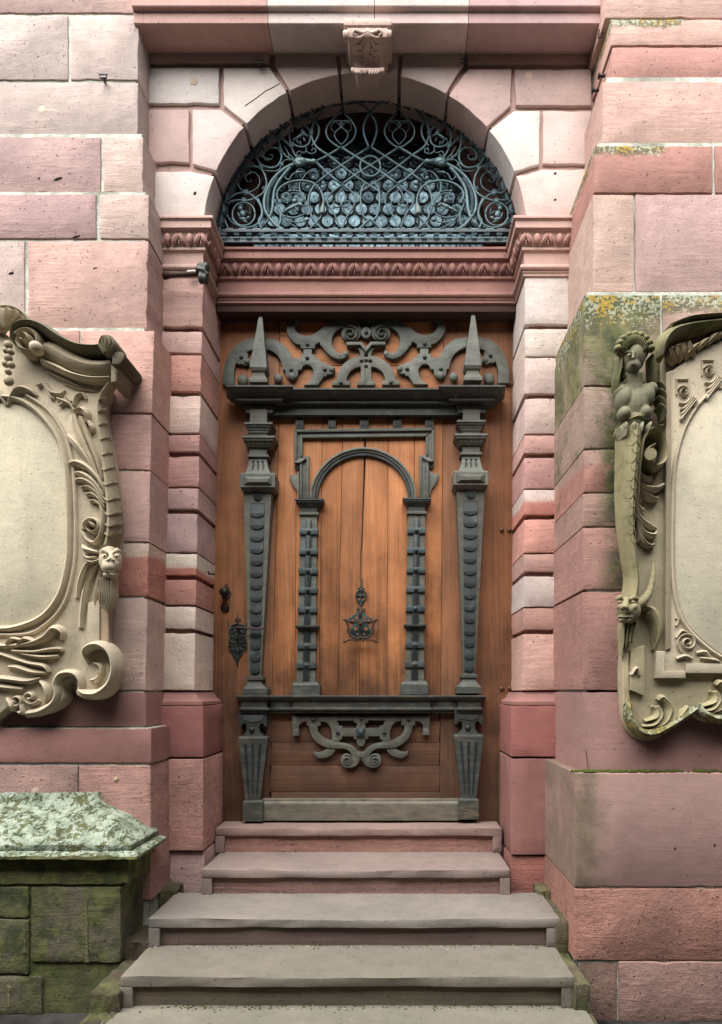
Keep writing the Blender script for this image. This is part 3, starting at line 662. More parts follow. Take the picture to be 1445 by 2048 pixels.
def on_br(px, py):
    for (y0, _, _, o0), (y1, _, _, o1) in zip(lev, lev[1:]):
        if y0 <= py <= y1: k = (py - y0) / (y1 - y0); return D_J - (o0 + (o1 - o0) * k)
    return D_J - lev[-1][3]
mb = MB()
for s_ in (-1, 1):
    for st in ([(0.5, 60), (6, 66), (16, 64), (24, 60), (28, 66), (22, 72)], [(0.5, 62), (8, 72), (18, 76), (25, 74)], [(0.5, 66), (7, 80), (16, 90), (23, 88)], [(0.5, 74), (5, 92), (12, 104), (20, 103)], [(0.5, 86), (4, 104), (9, 118), (16, 117)], [(0.5, 100), (3, 118), (7, 130), (12, 130)]):
        q = crom(st, 4); pts = []; 
        for x, y in q: d = on_br(735.5 + s_ * x, y); pts.append(P(735.5 + s_ * x, y, d - 0.002))
        n = len(pts); mb.add(*tube_geo(pts, [0.004 + 0.005 * math.sin(math.pi * min(1, 0.15 + i / n * 0.9)) for i in range(n)], 7))
    for k in range(4):
        mb.add(*tube_geo([P(735.5 + s_ * (6 + 6 * k), 141, 4.035), P(735.5 + s_ * (5 + 5 * k), 148, 4.04), P(735.5 + s_ * (3 + 4.4 * k), 156 - 2 * k, 4.075)], [0.010, 0.009, 0.003], 7))
mb.add(*tube_geo([P(735.5, y, on_br(735.5, y) - 0.002) for y in range(58, 140, 8)], [0.008 - 0.0005 * i for i in range(11)], 8))
mb.mk('acanthus_leaf', 'carved', kb, kc, True)

# ------------------------------------------------------------------ steps
SD = [(4.378, 0.8788, 431, 1004), (3.98, 1.0387, 404, 1021), (3.573, 1.188, 297, 1117), (3.21, 1.3395, 240, 1149), (2.85, 1.49, 205, 1172)]
labs = ['topmost red sandstone step forming the door threshold with panelled riser', 'second sandstone step below the door with cracked reddish riser', 'third step from the door, wide grey-topped sandstone', 'fourth step from the door, wide with greenish panelled riser', 'lowest pale step at the bottom edge, mossy along its back']
sc = [C(160, 130, 121), C(150, 130, 122), C(139, 129, 120), C(130, 121, 108), C(134, 127, 112)]
zb_prev = None
for i, (d, h, x0, x1) in enumerate(SD):
    st = thing('stone_step', labs[i], 'step', (xpx(722, d), d - DIST, ZC - h - 0.15), 'steps up to the door')
    X0, X1 = xpx(x0, d), xpx(x1, d); zt_ = ZC - h; zb = (ZC - SD[i + 1][1]) if i < 4 else 0.0; y = d - DIST
    yb = (SD[i - 1][0] - DIST + 0.05) if i > 0 else 0.06
    no = 0.052; fr = 0.058
    ex = dict(moss=(0.0, 0.0, 0.05, 0.25, 0.3)[i])
    def slabmesh(name, x0_, x1_, y0_, y1_, z0_, z1_, bev, col, mat='step', cut=14, j=0.0022, **pr):
        return bevbox(name, st, x0_, x1_, y0_, y1_, z0_, z1_, mat, col, bev, j, cut, **pr)
    XL, XR = (X0 - (0.0, 0, 0.0, 0.0, 0.1)[i], X1 + (0.0, 0.0, 0.01, 0.0, 0.1)[i])
    tr_ = slabmesh('tread', XL, XR, y, yb, zt_ - no, zt_, 0.008, sc[i], 'step', 22, 0.0016, soot=0.34, **ex)
    for v in tr_.data.vertices:
        wx = v.co.x / (0.5 * (XR - XL)); fy_ = max(0.0, 1 - (v.co.y + 0.5 * (yb - y)) / 0.25)
        if v.co.z > 0: v.co.z -= (0.007 * math.exp(-(wx / 0.45) ** 2) + 0.0025 * math.sin(7 * wx + i) ** 2) * fy_
        if fy_ > 0.9: v.co.y += random.choice((0, 0, 0, 0.002, 0.005)) + 0.003 * math.sin(5 * wx + 2 * i)
    rc = (C(176, 124, 112), C(150, 112, 104), C(112, 92, 84), C(104, 94, 78), C(104, 94, 78))[i]  # lower risers: shade below the treads is put into the dark brown
    slabmesh('riser_panel', X0, X1, y + 0.030, y + 0.09, zb - 0.01, zt_ - no - 0.001, 0.002, rc, 'rough' if i < 2 else 'step', 10, 0.003, **ex)
    slabmesh('end_stile', X0, X0 + fr, y + 0.001, y + 0.0285, zb + 0.001, zt_ - no - 0.001, 0.004, tuple(c_ * 0.9 for c_ in sc[i]), 'step', 2, soot=0.34, **ex)
    slabmesh('end_stile', X1 - fr, X1, y + 0.001, y + 0.0285, zb + 0.001, zt_ - no - 0.001, 0.004, tuple(c_ * 0.9 for c_ in sc[i]), 'step', 2, soot=0.34, **ex)

# mortar fillets closing the slot between the step ends and the right pier
for y0_, y1_, z_ in ((2.3 - DIST, 3.19 - DIST, ZC - 1.50), (3.19 - DIST, 3.57 - DIST, ZC - 1.37), (3.57 - DIST, 3.98 - DIST, ZC - 1.21), (3.98 - DIST, 4.14 - DIST, ZC - 1.165)):
    bevbox('mortar_fillet', rp, 0.835, 0.912, y0_, y1_, 0.0, z_, 'rough', C(104, 92, 72), 0.012, 0.005, 5, moss=0.62)
# grit and moss gathered at the back of the treads
gb, mb = MB(), MB()
for i in range(1, 5):
    d, h, x0, x1 = SD[i]; yb_ = SD[i - 1][0] - DIST; z = ZC - h
    for k in range((0, 60, 90, 170, 260)[i]):
        x = random.uniform(xpx(x0, d) + 0.02, xpx(x1, d) - 0.02); a = abs(random.gauss(0, 0.018)); r = random.uniform(0.0015, 0.004)
        (mb if (i > 2 and random.random() < 0.75) else gb).add(*ell_geo((x, yb_ + (0.026 if random.random() < 0.8 else 0) - a, z + r * 0.3), (r * random.uniform(1, 2.4), r * 1.4, r), 0, 5, 3))
    for k in range(14):
        r = random.uniform(0.0015, 0.003); gb.add(*ell_geo((random.uniform(xpx(x0, d), xpx(x1, d)), random.uniform(d - DIST + 0.02, yb_), z + r * 0.3), (r * 1.6, r, r * 0.7), 0, 5, 3))
tag(gb.mk('grit', simple('grit', (0.34, 0.31, 0.27), 0.95, 0, 0.1), None, None, True), 'fine pale grit scattered on the step treads', 'grit', kind='stuff')
tag(mb.mk('moss', simple('step_moss', (0.07, 0.085, 0.03), 0.95, 0, 0.1), None, None, True), 'thin green moss along the back of the lower treads', 'moss', kind='stuff')
# ================================================================== DOOR
dr = thing('wooden_door', 'tall brown oak door with carved grey-green pilasters, arch and strapwork', 'door', P(722, 1642, 4.6))
WOOD, WD2 = (0.36, 0.145, 0.055), (0.24, 0.100, 0.043)
OR, OR2, IRN = (0.090, 0.094, 0.074), (0.042, 0.048, 0.040), (0.024, 0.033, 0.032)
def plank(pts, mat, col, wear=1.0):
    p = inset(toxz(pts, 4.6), 0.0012); k = random.uniform(0.78, 1.12)
    V, Fc = slab_geo(resample(p, 0.4), 0.0 + random.uniform(0, 0.002), 0.04, 0.0022)
    mk('plank', V, Fc, mat, dr, tuple(c * k for c in col), 30, wear=wear)
# backing so that the seams stay dark
V, Fc = slab_geo(toxz(rect(410, 590, 1060, 1650), 4.62), 0.02, 0.06, 0); mk('backing', V, Fc, 'dark', dr)
plank([(408, 600), (560, 600), (560, 790), (544, 1394), (538, 1648), (408, 1648)], 'woodz', WD2); plank([(887, 600), (1062, 600), (1062, 1648), (879, 1648), (881.6, 1394), (887, 790)], 'woodz', WD2)
sx = [(560, 544), (594, 590), (646, 638), (687, 676), (731, 719), (777.6, 774), (830, 826), (887, 881.6)]
for (a0, a1), (b0, b1) in zip(sx, sx[1:]):
    plank([(a0, 790), (b0, 790), (b1, 1394), (a1, 1394)], 'woodz', WOOD)
# the long shrinkage crack: a dark strip on the planks stands in for shade
crk = [(731, 876), (730, 930), (727.5, 990), (725.5, 1050), (722, 1110), (720.5, 1160)]
q = [(x - 1.6 * (1 - i / 6.5), y) for i, (x, y) in enumerate(crk)] + [(x + 1.6 * (1 - i / 6.5), y) for i, (x, y) in list(enumerate(crk))[::-1]]
plate('crack', dr, q, 4.5988, 0.004, 'dark', None, 0)
for y0, y1 in ((598, 672), (672, 731), (731, 790)): plank(rect(560, y0, 887, y1), 'woodx', WOOD, 0.3)
for y0, y1 in ((1394, 1442), (1442, 1485), (1485, 1531), (1531, 1584), (1584, 1648)): plank([(543, y0), (881, y0), (879, y1), (538, y1)], 'woodx', WD2)

RV = mk('rivet', *ell_geo((0, 0, 0), (0.0135, 0.011, 0.0135), 0, 12, 8), 'iron', dr, IRN, True)
def rivet(x, y, out, par=dr, s_=1.0, col=IRN):
    p = P(x, y, 4.6 - out); c = dup(RV, p, par, None, (s_, s_, s_)); c.color = (*col, 1); return c
# ---- pilasters
def pilaster(x, dy, xb, side):
    """x: axis at capital, xb: axis at foot; dy: vertical offset"""
    def ax(y): return x + (xb - x) * (y - 825) / 560
    def L(lst): return [(y + dy, ax(y) - a, ax(y) + a, o) for y, a, o in lst]
    sh = loft('pilaster', dr, L([(983, 28, 0.105), (1353, 11.8, 0.075)]), 'patina', OR, wear=0.15)
    loft('neck', sh, L([(815, 17, 0.085), (845, 17, 0.085)]), 'patina', OR)
    loft('upper_capital', sh, L([(844, 28.5, 0.125), (848, 28.5, 0.125), (849, 26, 0.117), (853, 25.5, 0.115), (854, 24, 0.108), (860, 22, 0.102), (861, 20.5, 0.097), (865, 20, 0.096), (866, 18.5, 0.09), (871, 17.5, 0.087)]), 'patina', OR)
    c = loft('lower_capital', sh, L([(871, 33, 0.14), (875, 33, 0.14), (876, 31, 0.134), (881, 30, 0.13), (882, 28, 0.122), (888, 26, 0.112), (894, 22, 0.10), (896, 17.5, 0.088)]), 'patina', OR)
    for k in range(5):
        p = P(ax(886) - 20 + 10 * k, 885.5 + dy, 4.6 - 0.116); V, Fc = ell_geo(p, (0.010, 0.006, 0.014), 0, 4, 2); mk('lozenge', V, Fc, 'patina', sh, OR)
    loft('upper_neck', sh, L([(895, 17.3, 0.085), (911, 17.3, 0.085)]), 'patina', OR)
    loft('astragal', sh, L([(909, 20, 0.096), (910, 21.5, 0.102), (913, 21.5, 0.102), (916, 18.5, 0.09)]), 'patina', OR)
    f = loft('flared_neck', sh, L([(915, 18, 0.086), (924, 18.3, 0.088), (932, 19.8, 0.094), (939, 22, 0.104), (946, 25.5, 0.12)]), 'patina', OR)
    for k in (-1, 0, 1):
        rivet(ax(923) + k * 9.5, 923 + dy, 0.092, sh, 0.55)
        plate('flute', sh, [(ax(926) + k * 9.5 - 1.6, 926 + dy), (ax(926) + k * 9.5 + 1.6, 926 + dy), (ax(944) + k * 11.5 + 0.8, 943 + dy), (ax(944) + k * 11.5 - 0.8, 943 + dy)], 4.6 - 0.107, 0.03, 'patina', OR2, 0.001)
    bl = loft('die_block', sh, L([(946, 33.5, 0.148), (948, 34.8, 0.152), (974, 34.8, 0.152), (976, 33, 0.145), (977, 32.5, 0.142), (983, 30.5, 0.118)]), 'patina', OR)
    a = ax(960); plate('panel_raise', sh, [(a - 28.5, 952 + dy), (a + 28.5, 952 + dy), (a + 28.5, 970 + dy), (a - 28.5, 970 + dy)], 4.6 - 0.155, 0.01, 'patina', IRN, 0.001)
    V = [P(a - 27, 953 + dy, 4.445), P(a + 27, 953 + dy, 4.445), P(a + 27, 969 + dy, 4.445), P(a - 27, 969 + dy, 4.445), P(a - 20, 957.5 + dy, 4.428), P(a + 20, 957.5 + dy, 4.428), P(a + 20, 964 + dy, 4.428), P(a - 20, 964 + dy, 4.428)]
    mk('pyramid_panel', V, [(4, 5, 6, 7), (0, 1, 5, 4), (1, 2, 6, 5), (2, 3, 7, 6), (3, 0, 4, 7)], 'patina', sh, OR)
    # lambrequin
    a = ax(985)
    plate('lambrequin', sh, [(a - 13.5, 978 + dy), (a + 13.5, 978 + dy), (a + 13.5, 985 + dy), (a + 9, 986 + dy), (a + 9, 992 + dy)] + [(a + 9 * math.cos(t), 993 + dy + 8 * math.sin(t)) for t in (0.3, 0.8, 1.3, 1.8, 2.3, 2.8)] + [(a - 9, 992 + dy), (a - 9, 986 + dy), (a - 13.5, 985 + dy)], 4.6 - 0.113, 0.02, 'iron', IRN, 0.002)
    # overlapping scales, each standing out at its lower edge
    n = 14; y0, y1 = 1008, 1345
    V = [P(ax(1006) - 14.4, 1006 + dy, 4.6 - 0.1048), P(ax(1006) + 14.4, 1006 + dy, 4.6 - 0.1048), P(ax(1348) + 9.4, 1348 + dy, 4.6 - 0.0775), P(ax(1348) - 9.4, 1348 + dy, 4.6 - 0.0775)]; V += [v + Vector((0, 0.01, 0)) for v in V]
    mk('scale_panel', V, [(0, 1, 2, 3), (0, 1, 5, 4), (1, 2, 6, 5), (2, 3, 7, 6), (3, 0, 4, 7)], 'iron', sh, (0.03, 0.04, 0.04))
    for k in range(n):
        ya, yb = y0 + (y1 - y0) * k / n, y0 + (y1 - y0) * (k + 1.1) / n; t = (ya - 983) / 370
        hw = 14.2 + (9.2 - 14.2) * t; o = 0.1055 + (0.0755 - 0.1055) * t; a = ax(ya); a2 = ax(yb)
        pts = [(a - hw, ya), (a + hw, ya), (a2 + hw, yb - 8)] + [(a2 + hw * math.cos(u), yb - 8 + 8 * math.sin(u)) for u in (0.45, 0.95, 1.57, 2.19, 2.69)] + [(a2 - hw, yb - 8)]
        V = []
        for i, (px, py) in enumerate(pts): V.append(P(px, py + dy, 4.6 - o - (0.0015 if i < 2 else 0.009)))
        m = len(V); V += [v + Vector((0, 0.02, 0)) for v in V]
        s_ = mk('scale', V, [tuple(range(m))] + [(i, (i + 1) % m, m + (i + 1) % m, m + i) for i in range(m)], 'iron', sh, IRN)
    for k in range(n):
        ya = y0 + (y1 - y0) * (k + 0.38) / n; t = (ya - 983) / 370
        rivet(ax(ya), ya + dy, 0.108 - 0.03 * t, sh, 0.28, (0.35, 0.37, 0.36))
    loft('foot', sh, L([(1353, 12.5, 0.08), (1355, 16.5, 0.095), (1360, 16.5, 0.095), (1362, 13, 0.083), (1368, 15, 0.09), (1373, 19, 0.104), (1377, 23, 0.114), (1378, 25, 0.118), (1391, 25, 0.118)]), 'patina', OR2, wear=0.3)
    return sh
pilaster(517.5, 0, 510, -1); pilaster(943.5, -4.5, 938.5, 1)
# ---- main cornice with two breaks forward
def cornice_path(pts, proj): return [(xpx(x, 4.6 - o - proj), -o) for x, o in pts]
zc_ = zpx(770, 4.40)
cp = [(0.0, 0.001), (0.150, 0.0), (0.154, -0.003), (0.154, -0.012), (0.146, -0.016), (0.138, -0.026), (0.126, -0.036), (0.106, -0.044), (0.098, -0.048), (0.098, -0.054), (0.088, -0.056), (0.088, -0.072), (0.080, -0.075), (0.040, -0.076), (0.040, -0.10), (0.030, -0.104), (0.030, -0.128), (0.012, -0.135), (-0.03, -0.136)]
cp = [(o, zc_ + z) for o, z in cp]
px = cornice_path([(501, 0.0), (501, 0.05), (538, 0.05), (538, 0.008), (926, 0.008), (926, 0.05), (963, 0.05), (963, 0.0)], 0.0)
co = moulding('cornice', dr, cp, px, 'patina', OR2)
V, Fc = box_geo(px[0][0], px[-1][0], -0.06, 0.0, zc_ - 0.135, zc_ - 0.002); mk('core', V, Fc, 'patina', co, OR2)
# dentils
DN = mk('dentil', *box_geo(-0.011, 0.011, -0.007, 0.007, -0.010, 0.010), 'patina', co, OR2)
for i in range(30):
    x = px[2][0] + 0.03 + (px[5][0] - px[2][0] - 0.06) * i / 29; dup(DN, (x, -0.008 - 0.040, zc_ - 0.090), co)
for a, b in ((px[1][0], px[2][0]), (px[5][0], px[6][0])):
    for i in range(9): dup(DN, (a + 0.02 + (b - a - 0.04) * i / 8, -0.05 - 0.040, zc_ - 0.090), co)
bpy.data.objects.remove(DN)
# ---- obelisks standing on the breaks
for x, dy in ((520, 0), (944.5, -4)):
    def ob(l): return [(y + dy, x + a - b, x + a + b, o) for y, a, b, o in l]
    def obl(name, l, col, par):
        V = []; Fc = []
        for y, a, b, o in l:
            d = 4.5; X = x + a; h = b * d / F; c = P(X, y + dy, d)
            V += [(c.x - h, c.y - h, c.z), (c.x + h, c.y - h, c.z), (c.x + h, c.y + h, c.z), (c.x - h, c.y + h, c.z)]
        n = len(l)
        for i in range(n - 1):
            for k in range(4): Fc.append((i * 4 + k, i * 4 + (k + 1) % 4, (i + 1) * 4 + (k + 1) % 4, (i + 1) * 4 + k))
        Fc += [(0, 1, 2, 3), tuple(range(n * 4 - 4, n * 4))]
        return mk(name, V, Fc, 'patina', par, col)
    o = obl('obelisk', [(636, 2, 3.5, 0), (742, 0, 17, 0)], OR, dr)
    obl('obelisk_foot', [(742.5, 0, 17, 0), (748, 0, 14.5, 0), (750, 0, 12, 0), (753, 0, 11.5, 0), (755, 0, 13, 0), (758, 0, 13, 0), (759, 0, 14, 0), (767, 0, 18, 0), (772, 0, 18, 0)], OR, o)
    V = [P(x + 1.2 - 1.2, 648 + dy, 4.4855), P(x + 1.2 + 1.6, 648 + dy, 4.4855), P(x + 11.5, 736 + dy, 4.4455), P(x - 11.5, 736 + dy, 4.4455)]
    V += [v + Vector((0, 0.006, 0)) for v in V]
    mk('inset_panel', V, [(0, 1, 2, 3), (0, 1, 5, 4), (1, 2, 6, 5), (2, 3, 7, 6), (3, 0, 4, 7)], 'iron', o, (0.085, 0.10, 0.105))
# ---- strapwork crest above the cornice
def Z4(l): return [(420 + u / 4.516, 600 + v / 4.516) for u, v in l]
def smoothpoly(l, n=3):
    """closed Catmull-Rom for soft outlines; a point given as (u, v, 0) stays a corner"""
    out = []; m = len(l)
    for i in range(m):
        p0, p1, p2, p3 = l[i - 1], l[i], l[(i + 1) % m], l[(i + 2) % m]
        c1 = len(p1) > 2; c2 = len(p2) > 2
        if c1: p0 = p1
        if c2: p3 = p2
        if c1 and c2: out.append(p1[:2]); continue
        for j in range(n):
            t = j / n
            out.append(tuple(0.5 * (2 * b + (c - a) * t + (2 * a - 5 * b + 4 * c - e) * t * t + (-a + 3 * b - 3 * c + e) * t ** 3) for a, b, c, e in zip(p0[:2], p1[:2], p2[:2], p3[:2])))
    return out
def mir(l, c=732.4, k=0.006): return [(2 * c - x, y - k * 2 * (c - x)) for x, y in l][::-1]
def strap_pair(name, l, out, th, conv=Z4, c=732.4, n=3, k=0.006, par=dr):
    q = conv(smoothpoly(l, n))
    plate(name, par, q, 4.6 - out, th, 'patina', OR, 0.003); plate(name, par, mir(q, c, k), 4.6 - out, th, 'patina', OR, 0.003)
HORSE = [(115, 765, 0), (118, 660), (135, 580), (170, 485), (235, 410), (310, 365), (400, 347), (500, 345), (600, 362), (670, 405), (715, 455), (740, 500), (748, 523, 0), (820, 523, 0), (820, 490, 0), (845, 490, 0), (845, 437, 0), (922, 437, 0), (922, 490, 0), (947, 490, 0), (950, 515, 0), (985, 530), (1010, 562, 0), (1055, 566, 0), (1058, 586, 0), (1090, 588), (1125, 610), (1130, 640), (1100, 668), (1058, 670, 0), (1055, 688, 0), (1030, 688, 0), (1005, 725), (975, 768, 0), (850, 768, 0), (900, 735), (930, 690), (935, 640), (915, 600), (880, 583), (845, 595), (825, 632, 0), (797, 632, 0), (796, 660), (780, 700), (740, 717), (700, 700), (683, 660), (680, 632, 0), (660, 632, 0), (645, 560), (610, 500), (550, 455), (470, 438), (400, 445), (335, 470, 0), (350, 497, 0), (342, 515, 0), (368, 540), (368, 570), (320, 592), (290, 578), (262, 583, 0), (240, 565, 0), (226, 610), (217, 680), (222, 765, 0)]
strap_pair('crest_strap', HORSE, 0.028, 0.03)
ARM = [(820, 436, 0), (820, 405, 0), (775, 392), (730, 350), (700, 300), (695, 245), (715, 198), (755, 178), (802, 180, 0), (802, 205, 0), (772, 216), (765, 250), (790, 292), (835, 316), (890, 320), (950, 300), (1010, 255), (1070, 210), (1120, 180), (1190, 165), (1270, 166), (1335, 192), (1366, 245), (1366, 310), (1335, 352), (1285, 372), (1235, 366), (1198, 335), (1190, 290), (1212, 252), (1240, 240, 0), (1185, 255), (1130, 290), (1105, 345), (1106, 400), (1130, 450), (1170, 480), (1212, 474), (1245, 455, 0), (1250, 485, 0), (1220, 520), (1160, 532), (1100, 510), (1050, 465), (1020, 425, 0), (1000, 408, 0), (993, 380, 0), (950, 402, 0), (950, 436, 0)]
strap_pair('scroll_strap', ARM, 0.034, 0.036)
for c_, sg in ((1270, 1), (None, -1)):
    cx0, cy0 = Z4([(1268, 308)])[0]
    if sg < 0: cx0, cy0 = mir([(cx0, cy0)])[0]
    sp = spiral(cx0, cy0, 17, 2, 1.9 * sg, 250 if sg > 0 else -70, 5.5, 4, 0.012, 0.022)
    ridges('volute', dr, [sp], 4.6 - 0.036, 'patina', OR, n=2)
# curled tips (raised rolls at the strap ends)
for (x, y, r) in ((790, 192, 12), (1225, 490, 26), (335, 560, 26), (740, 690, 38), (1105, 628, 30), (300, 725, 52), (620, 705, 42)):
    q = Z4([(x, y)])[0]
    for qq in (q, mir([q])[0]):
        p = P(qq[0], qq[1], 4.6 - 0.024); V, Fc = ell_geo(p, (r / 4.516 * 4.57 / F, 0.016, r / 4.516 * 4.57 / F), 0, 14, 8); mk('curled_tip', V, Fc, 'patina', dr, OR, True)
C1 = [(1150, 768, 0), (1105, 768, 0), (1105, 730, 0), (1145, 730, 0), (1152, 680), (1175, 620), (1215, 570), (1275, 530), (1340, 507), (1362, 503, 0), (1362, 490, 0), (1350, 455), (1320, 424, 0), (1412, 424, 0), (1412, 768, 0), (1330, 768, 0), (1330, 730, 0), (1363, 730, 0), (1363, 602, 0), (1320, 612), (1270, 645), (1243, 690), (1236, 730, 0), (1265, 730, 0), (1265, 768, 0)]
strap_pair('centre_strap', C1, 0.030, 0.032, n=3)
BAR = [(1235, 405, 0), (1235, 378, 0), (1368, 376, 0), (1412, 430, 0), (1412, 470, 0), (1356, 405, 0)]
strap_pair('centre_bar', BAR, 0.05, 0.052, n=1)
for u, v in ((1372, 552), (1412, 498), (1412, 548), (1412, 600)):
    q = Z4([(u - 17, v - 14), (u + 17, v - 14), (u + 17, v + 14), (u - 17, v + 14)]); plate('pierced_square', dr, q, 4.6 - 0.0312, 0.004, 'dark', None, 0)
    if u < 1400: plate('pierced_square', dr, mir(q), 4.6 - 0.0312, 0.004, 'dark', None, 0)
q = Z4([(1412 + 46 * math.cos(t / 18 * 2 * math.pi), 292 + 52 * math.sin(t / 18 * 2 * math.pi)) for t in range(18)]); plate('centre_disc', dr, q, 4.6 - 0.045, 0.045, 'patina', OR, 0.004)
rivet(*Z4([(1412, 290)])[0], 0.05, dr, 0.9)
ridges('palmette', dr, [[(732.4 + 4 * k, 650, 3, 0.01), (732.4 + 8 * k, 640, 6, 0.016), (732.4 + 10 * k, 632, 3, 0.008)] for k in (-2, -1, 0, 1, 2)], 4.6 - 0.025, 'patina', OR2)
for u, v in ((880, 400), (880, 522), (735, 630), (1040, 626), (285, 515), (1185, 748)):
    q = Z4([(u, v)])[0]; rivet(q[0], q[1], 0.036 if v < 450 else 0.030); q = mir([q])[0]; rivet(q[0], q[1], 0.036 if v < 450 else 0.030)
# ---- triglyph blocks
for x0, x1 in ((590, 609), (655, 674), (719, 739), (785, 805), (849.5, 869)):
    dy = -0.006 * (x0 - 590); y0, y1 = 826 + dy, 857 + dy
    o = plate('triglyph', dr, [(x0, y0), (x1, y0), (x1, y0 + 5), (x1 - 1.5, y0 + 7), (x1 - 1.5, y1), (x0 + 1.5, y1), (x0 + 1.5, y0 + 7), (x0, y0 + 5)], 4.575, 0.026, 'patina', OR, 0.002)
    for k in (0.27, 0.5, 0.73):
        xx = x0 + (x1 - x0) * k; plate('glyph', o, rect(xx - 1.7, y0 + 5, xx + 1.7, y1 - 2), 4.5735, 0.004, 'iron', IRN, 0.0005)
# ---- crossetted inner frame
def fr(l): return l
def mould_strip(name, pts, out, par=dr, col=OR):
    o = plate(name, par, pts, 4.6 - out, out + 0.002, 'patina', col, 0.003); return o
top = mould_strip('frame_rail', [(588.7, 857.6), (869, 854.5), (851, 873.5), (606, 876.4)], 0.020)
plate('fillet', top, [(590, 858.6), (867.5, 855.6), (863, 861), (594, 864)], 4.6 - 0.034, 0.02, 'patina', OR, 0.002); plate('fillet', top, [(599, 870), (857, 867.2), (852.5, 872.4), (604.5, 875.4)], 4.6 - 0.028, 0.02, 'patina', OR, 0.002)
for m in (0, 1):
    def mm(l): return l if not m else [(2 * 728.9 - x, y - 0.009 * 2 * (728.9 - x)) for x, y in l][::-1]
    s_ = mould_strip('frame_stile', mm([(588.7, 857.8), (606, 876.6), (606, 912), (618.6, 912), (618.6, 997), (599.4, 997), (599.4, 925), (588.7, 925)]), 0.018)
    plate('fillet', s_, mm([(589.5, 859.5), (594, 864.3), (594, 925), (589.5, 925)]), 4.6 - 0.032, 0.02, 'patina', OR, 0.002)
    plate('fillet', s_, mm([(600.5, 871), (605, 875.8), (605, 913), (600.5, 913)]), 4.6 - 0.028, 0.02, 'patina', OR, 0.002)
    plate('fillet', s_, mm([(614, 913), (617.8, 913), (617.8, 996), (614, 996)]), 4.6 - 0.028, 0.02, 'patina', OR, 0.002)
    plate('fillet', s_, mm([(600.3, 926), (604, 926), (604, 996), (600.3, 996)]), 4.6 - 0.030, 0.02, 'patina', OR, 0.002)
    plate('crossette', s_, mm([(589, 925), (600, 916.5), (613, 916.5), (601, 925)]), 4.6 - 0.04, 0.03, 'patina', (0.16, 0.16, 0.13), 0.002)
    plate('side_wing', s_, mm([(598.5, 940), (597, 944), (592, 949), (586, 951), (581, 949), (579, 953), (581, 961), (586, 971), (593, 979), (596, 987), (597, 993), (599.2, 993)]), 4.6 - 0.018, 0.02, 'patina', OR, 0.003)
    q = mm([(593.8, 934)])[0]; ridges('curl', s_, [spiral(q[0], q[1], 5.5, 0.8, 1.5 * (1 if not m else -1), -60 if not m else 240, 2.6, 2, 0.006, 0.010)], 4.6 - 0.014, 'patina', OR, n=2)
# ---- the round arch of the blind aedicule
acx, acy = 726.7, 998
for r0, r1, o, nm, col in ((103, 107.4, 0.040, 'arch_band', OR), (97.5, 102.5, 0.030, 'arch_band', OR), (90.5, 97, 0.022, 'arch_band', IRN)):
    q = arcpts(acx, acy, r1, 0, 180, 44, r1 - 3.5) + arcpts(acx, acy, r0, 180, 0, 44, r0 - 3.5); plate(nm, dr, q, 4.6 - o, o + 0.002, 'patina', col, 0.002)
# ---- inner pilasters with ladder straps
def inner(xt, xb, dy):
    def ax(y): return xt + (xb - xt) * (y - 1030) / 330
    def L(lst): return [(y + dy, ax(y) - a, ax(y) + a, o) for y, a, o in lst]
    sh = loft('inner_pilaster', dr, L([(1030, 16.6, 0.034), (1364, 18.6, 0.034)]), 'patina', OR, wear=0.2)
    loft('capital', sh, L([(997, 28.8, 0.075), (1000, 28.8, 0.075), (1001, 27, 0.07), (1004, 26.5, 0.068), (1008, 23, 0.058), (1013, 18.5, 0.044), (1016, 16.2, 0.036), (1025, 16, 0.036)]), 'patina', OR2)
    loft('astragal', sh, L([(1024, 18, 0.04), (1025.5, 20, 0.048), (1029, 20, 0.048), (1031.5, 17.5, 0.038)]), 'patina', OR)
    plate('long_strap', sh, [(ax(1036) - 6, 1044 + dy), (ax(1036) - 4.5, 1039 + dy), (ax(1036), 1036.5 + dy), (ax(1036) + 4.5, 1039 + dy), (ax(1036) + 6, 1044 + dy), (ax(1364) + 6.5, 1364 + dy), (ax(1364) - 6.5, 1364 + dy)], 4.6 - 0.044, 0.012, 'iron', IRN, 0.002)
    for k, y in enumerate((1057, 1097, 1136, 1174.5, 1213.5, 1286, 1325)):
        a = ax(y); hw = 18.4 + 0.25 * k
        c = plate('cross_strap', sh, rect(a - hw, y + dy, a + hw, y + 11.5 + dy), 4.6 - 0.050, 0.05, 'iron', (0.055, 0.075, 0.075), 0.002)
        if k < 5: rivet(a, y + 5.8 + dy, 0.054, sh, 1.0)
        else:
            V = [P(a + dx, y + 5.8 + dyy + dy, 4.6 - 0.051) for dx, dyy in ((0, -8), (6, 0), (0, 8), (-6, 0))] + [P(a, y + 5.8 + dy, 4.6 - 0.075)]
            mk('diamond_stud', V, [(0, 1, 4), (1, 2, 4), (2, 3, 4), (3, 0, 4)], 'iron', sh, (0.10, 0.11, 0.10))
    a = ax(1254); loft('shelf', sh, [(1250.5 + dy, a - 23, a + 23, 0.075), (1253.5 + dy, a - 23, a + 23, 0.075), (1258 + dy, a - 20, a + 20, 0.056)], 'patina', IRN)
    loft('plinth', sh, L([(1363, 19, 0.036), (1364, 23, 0.048), (1366, 24, 0.05), (1370, 26, 0.058), (1371, 27.8, 0.062), (1391, 27.8, 0.062)]), 'patina', OR2, wear=0.35)
inner(618, 612.5, 0); inner(834, 829.5, -2)
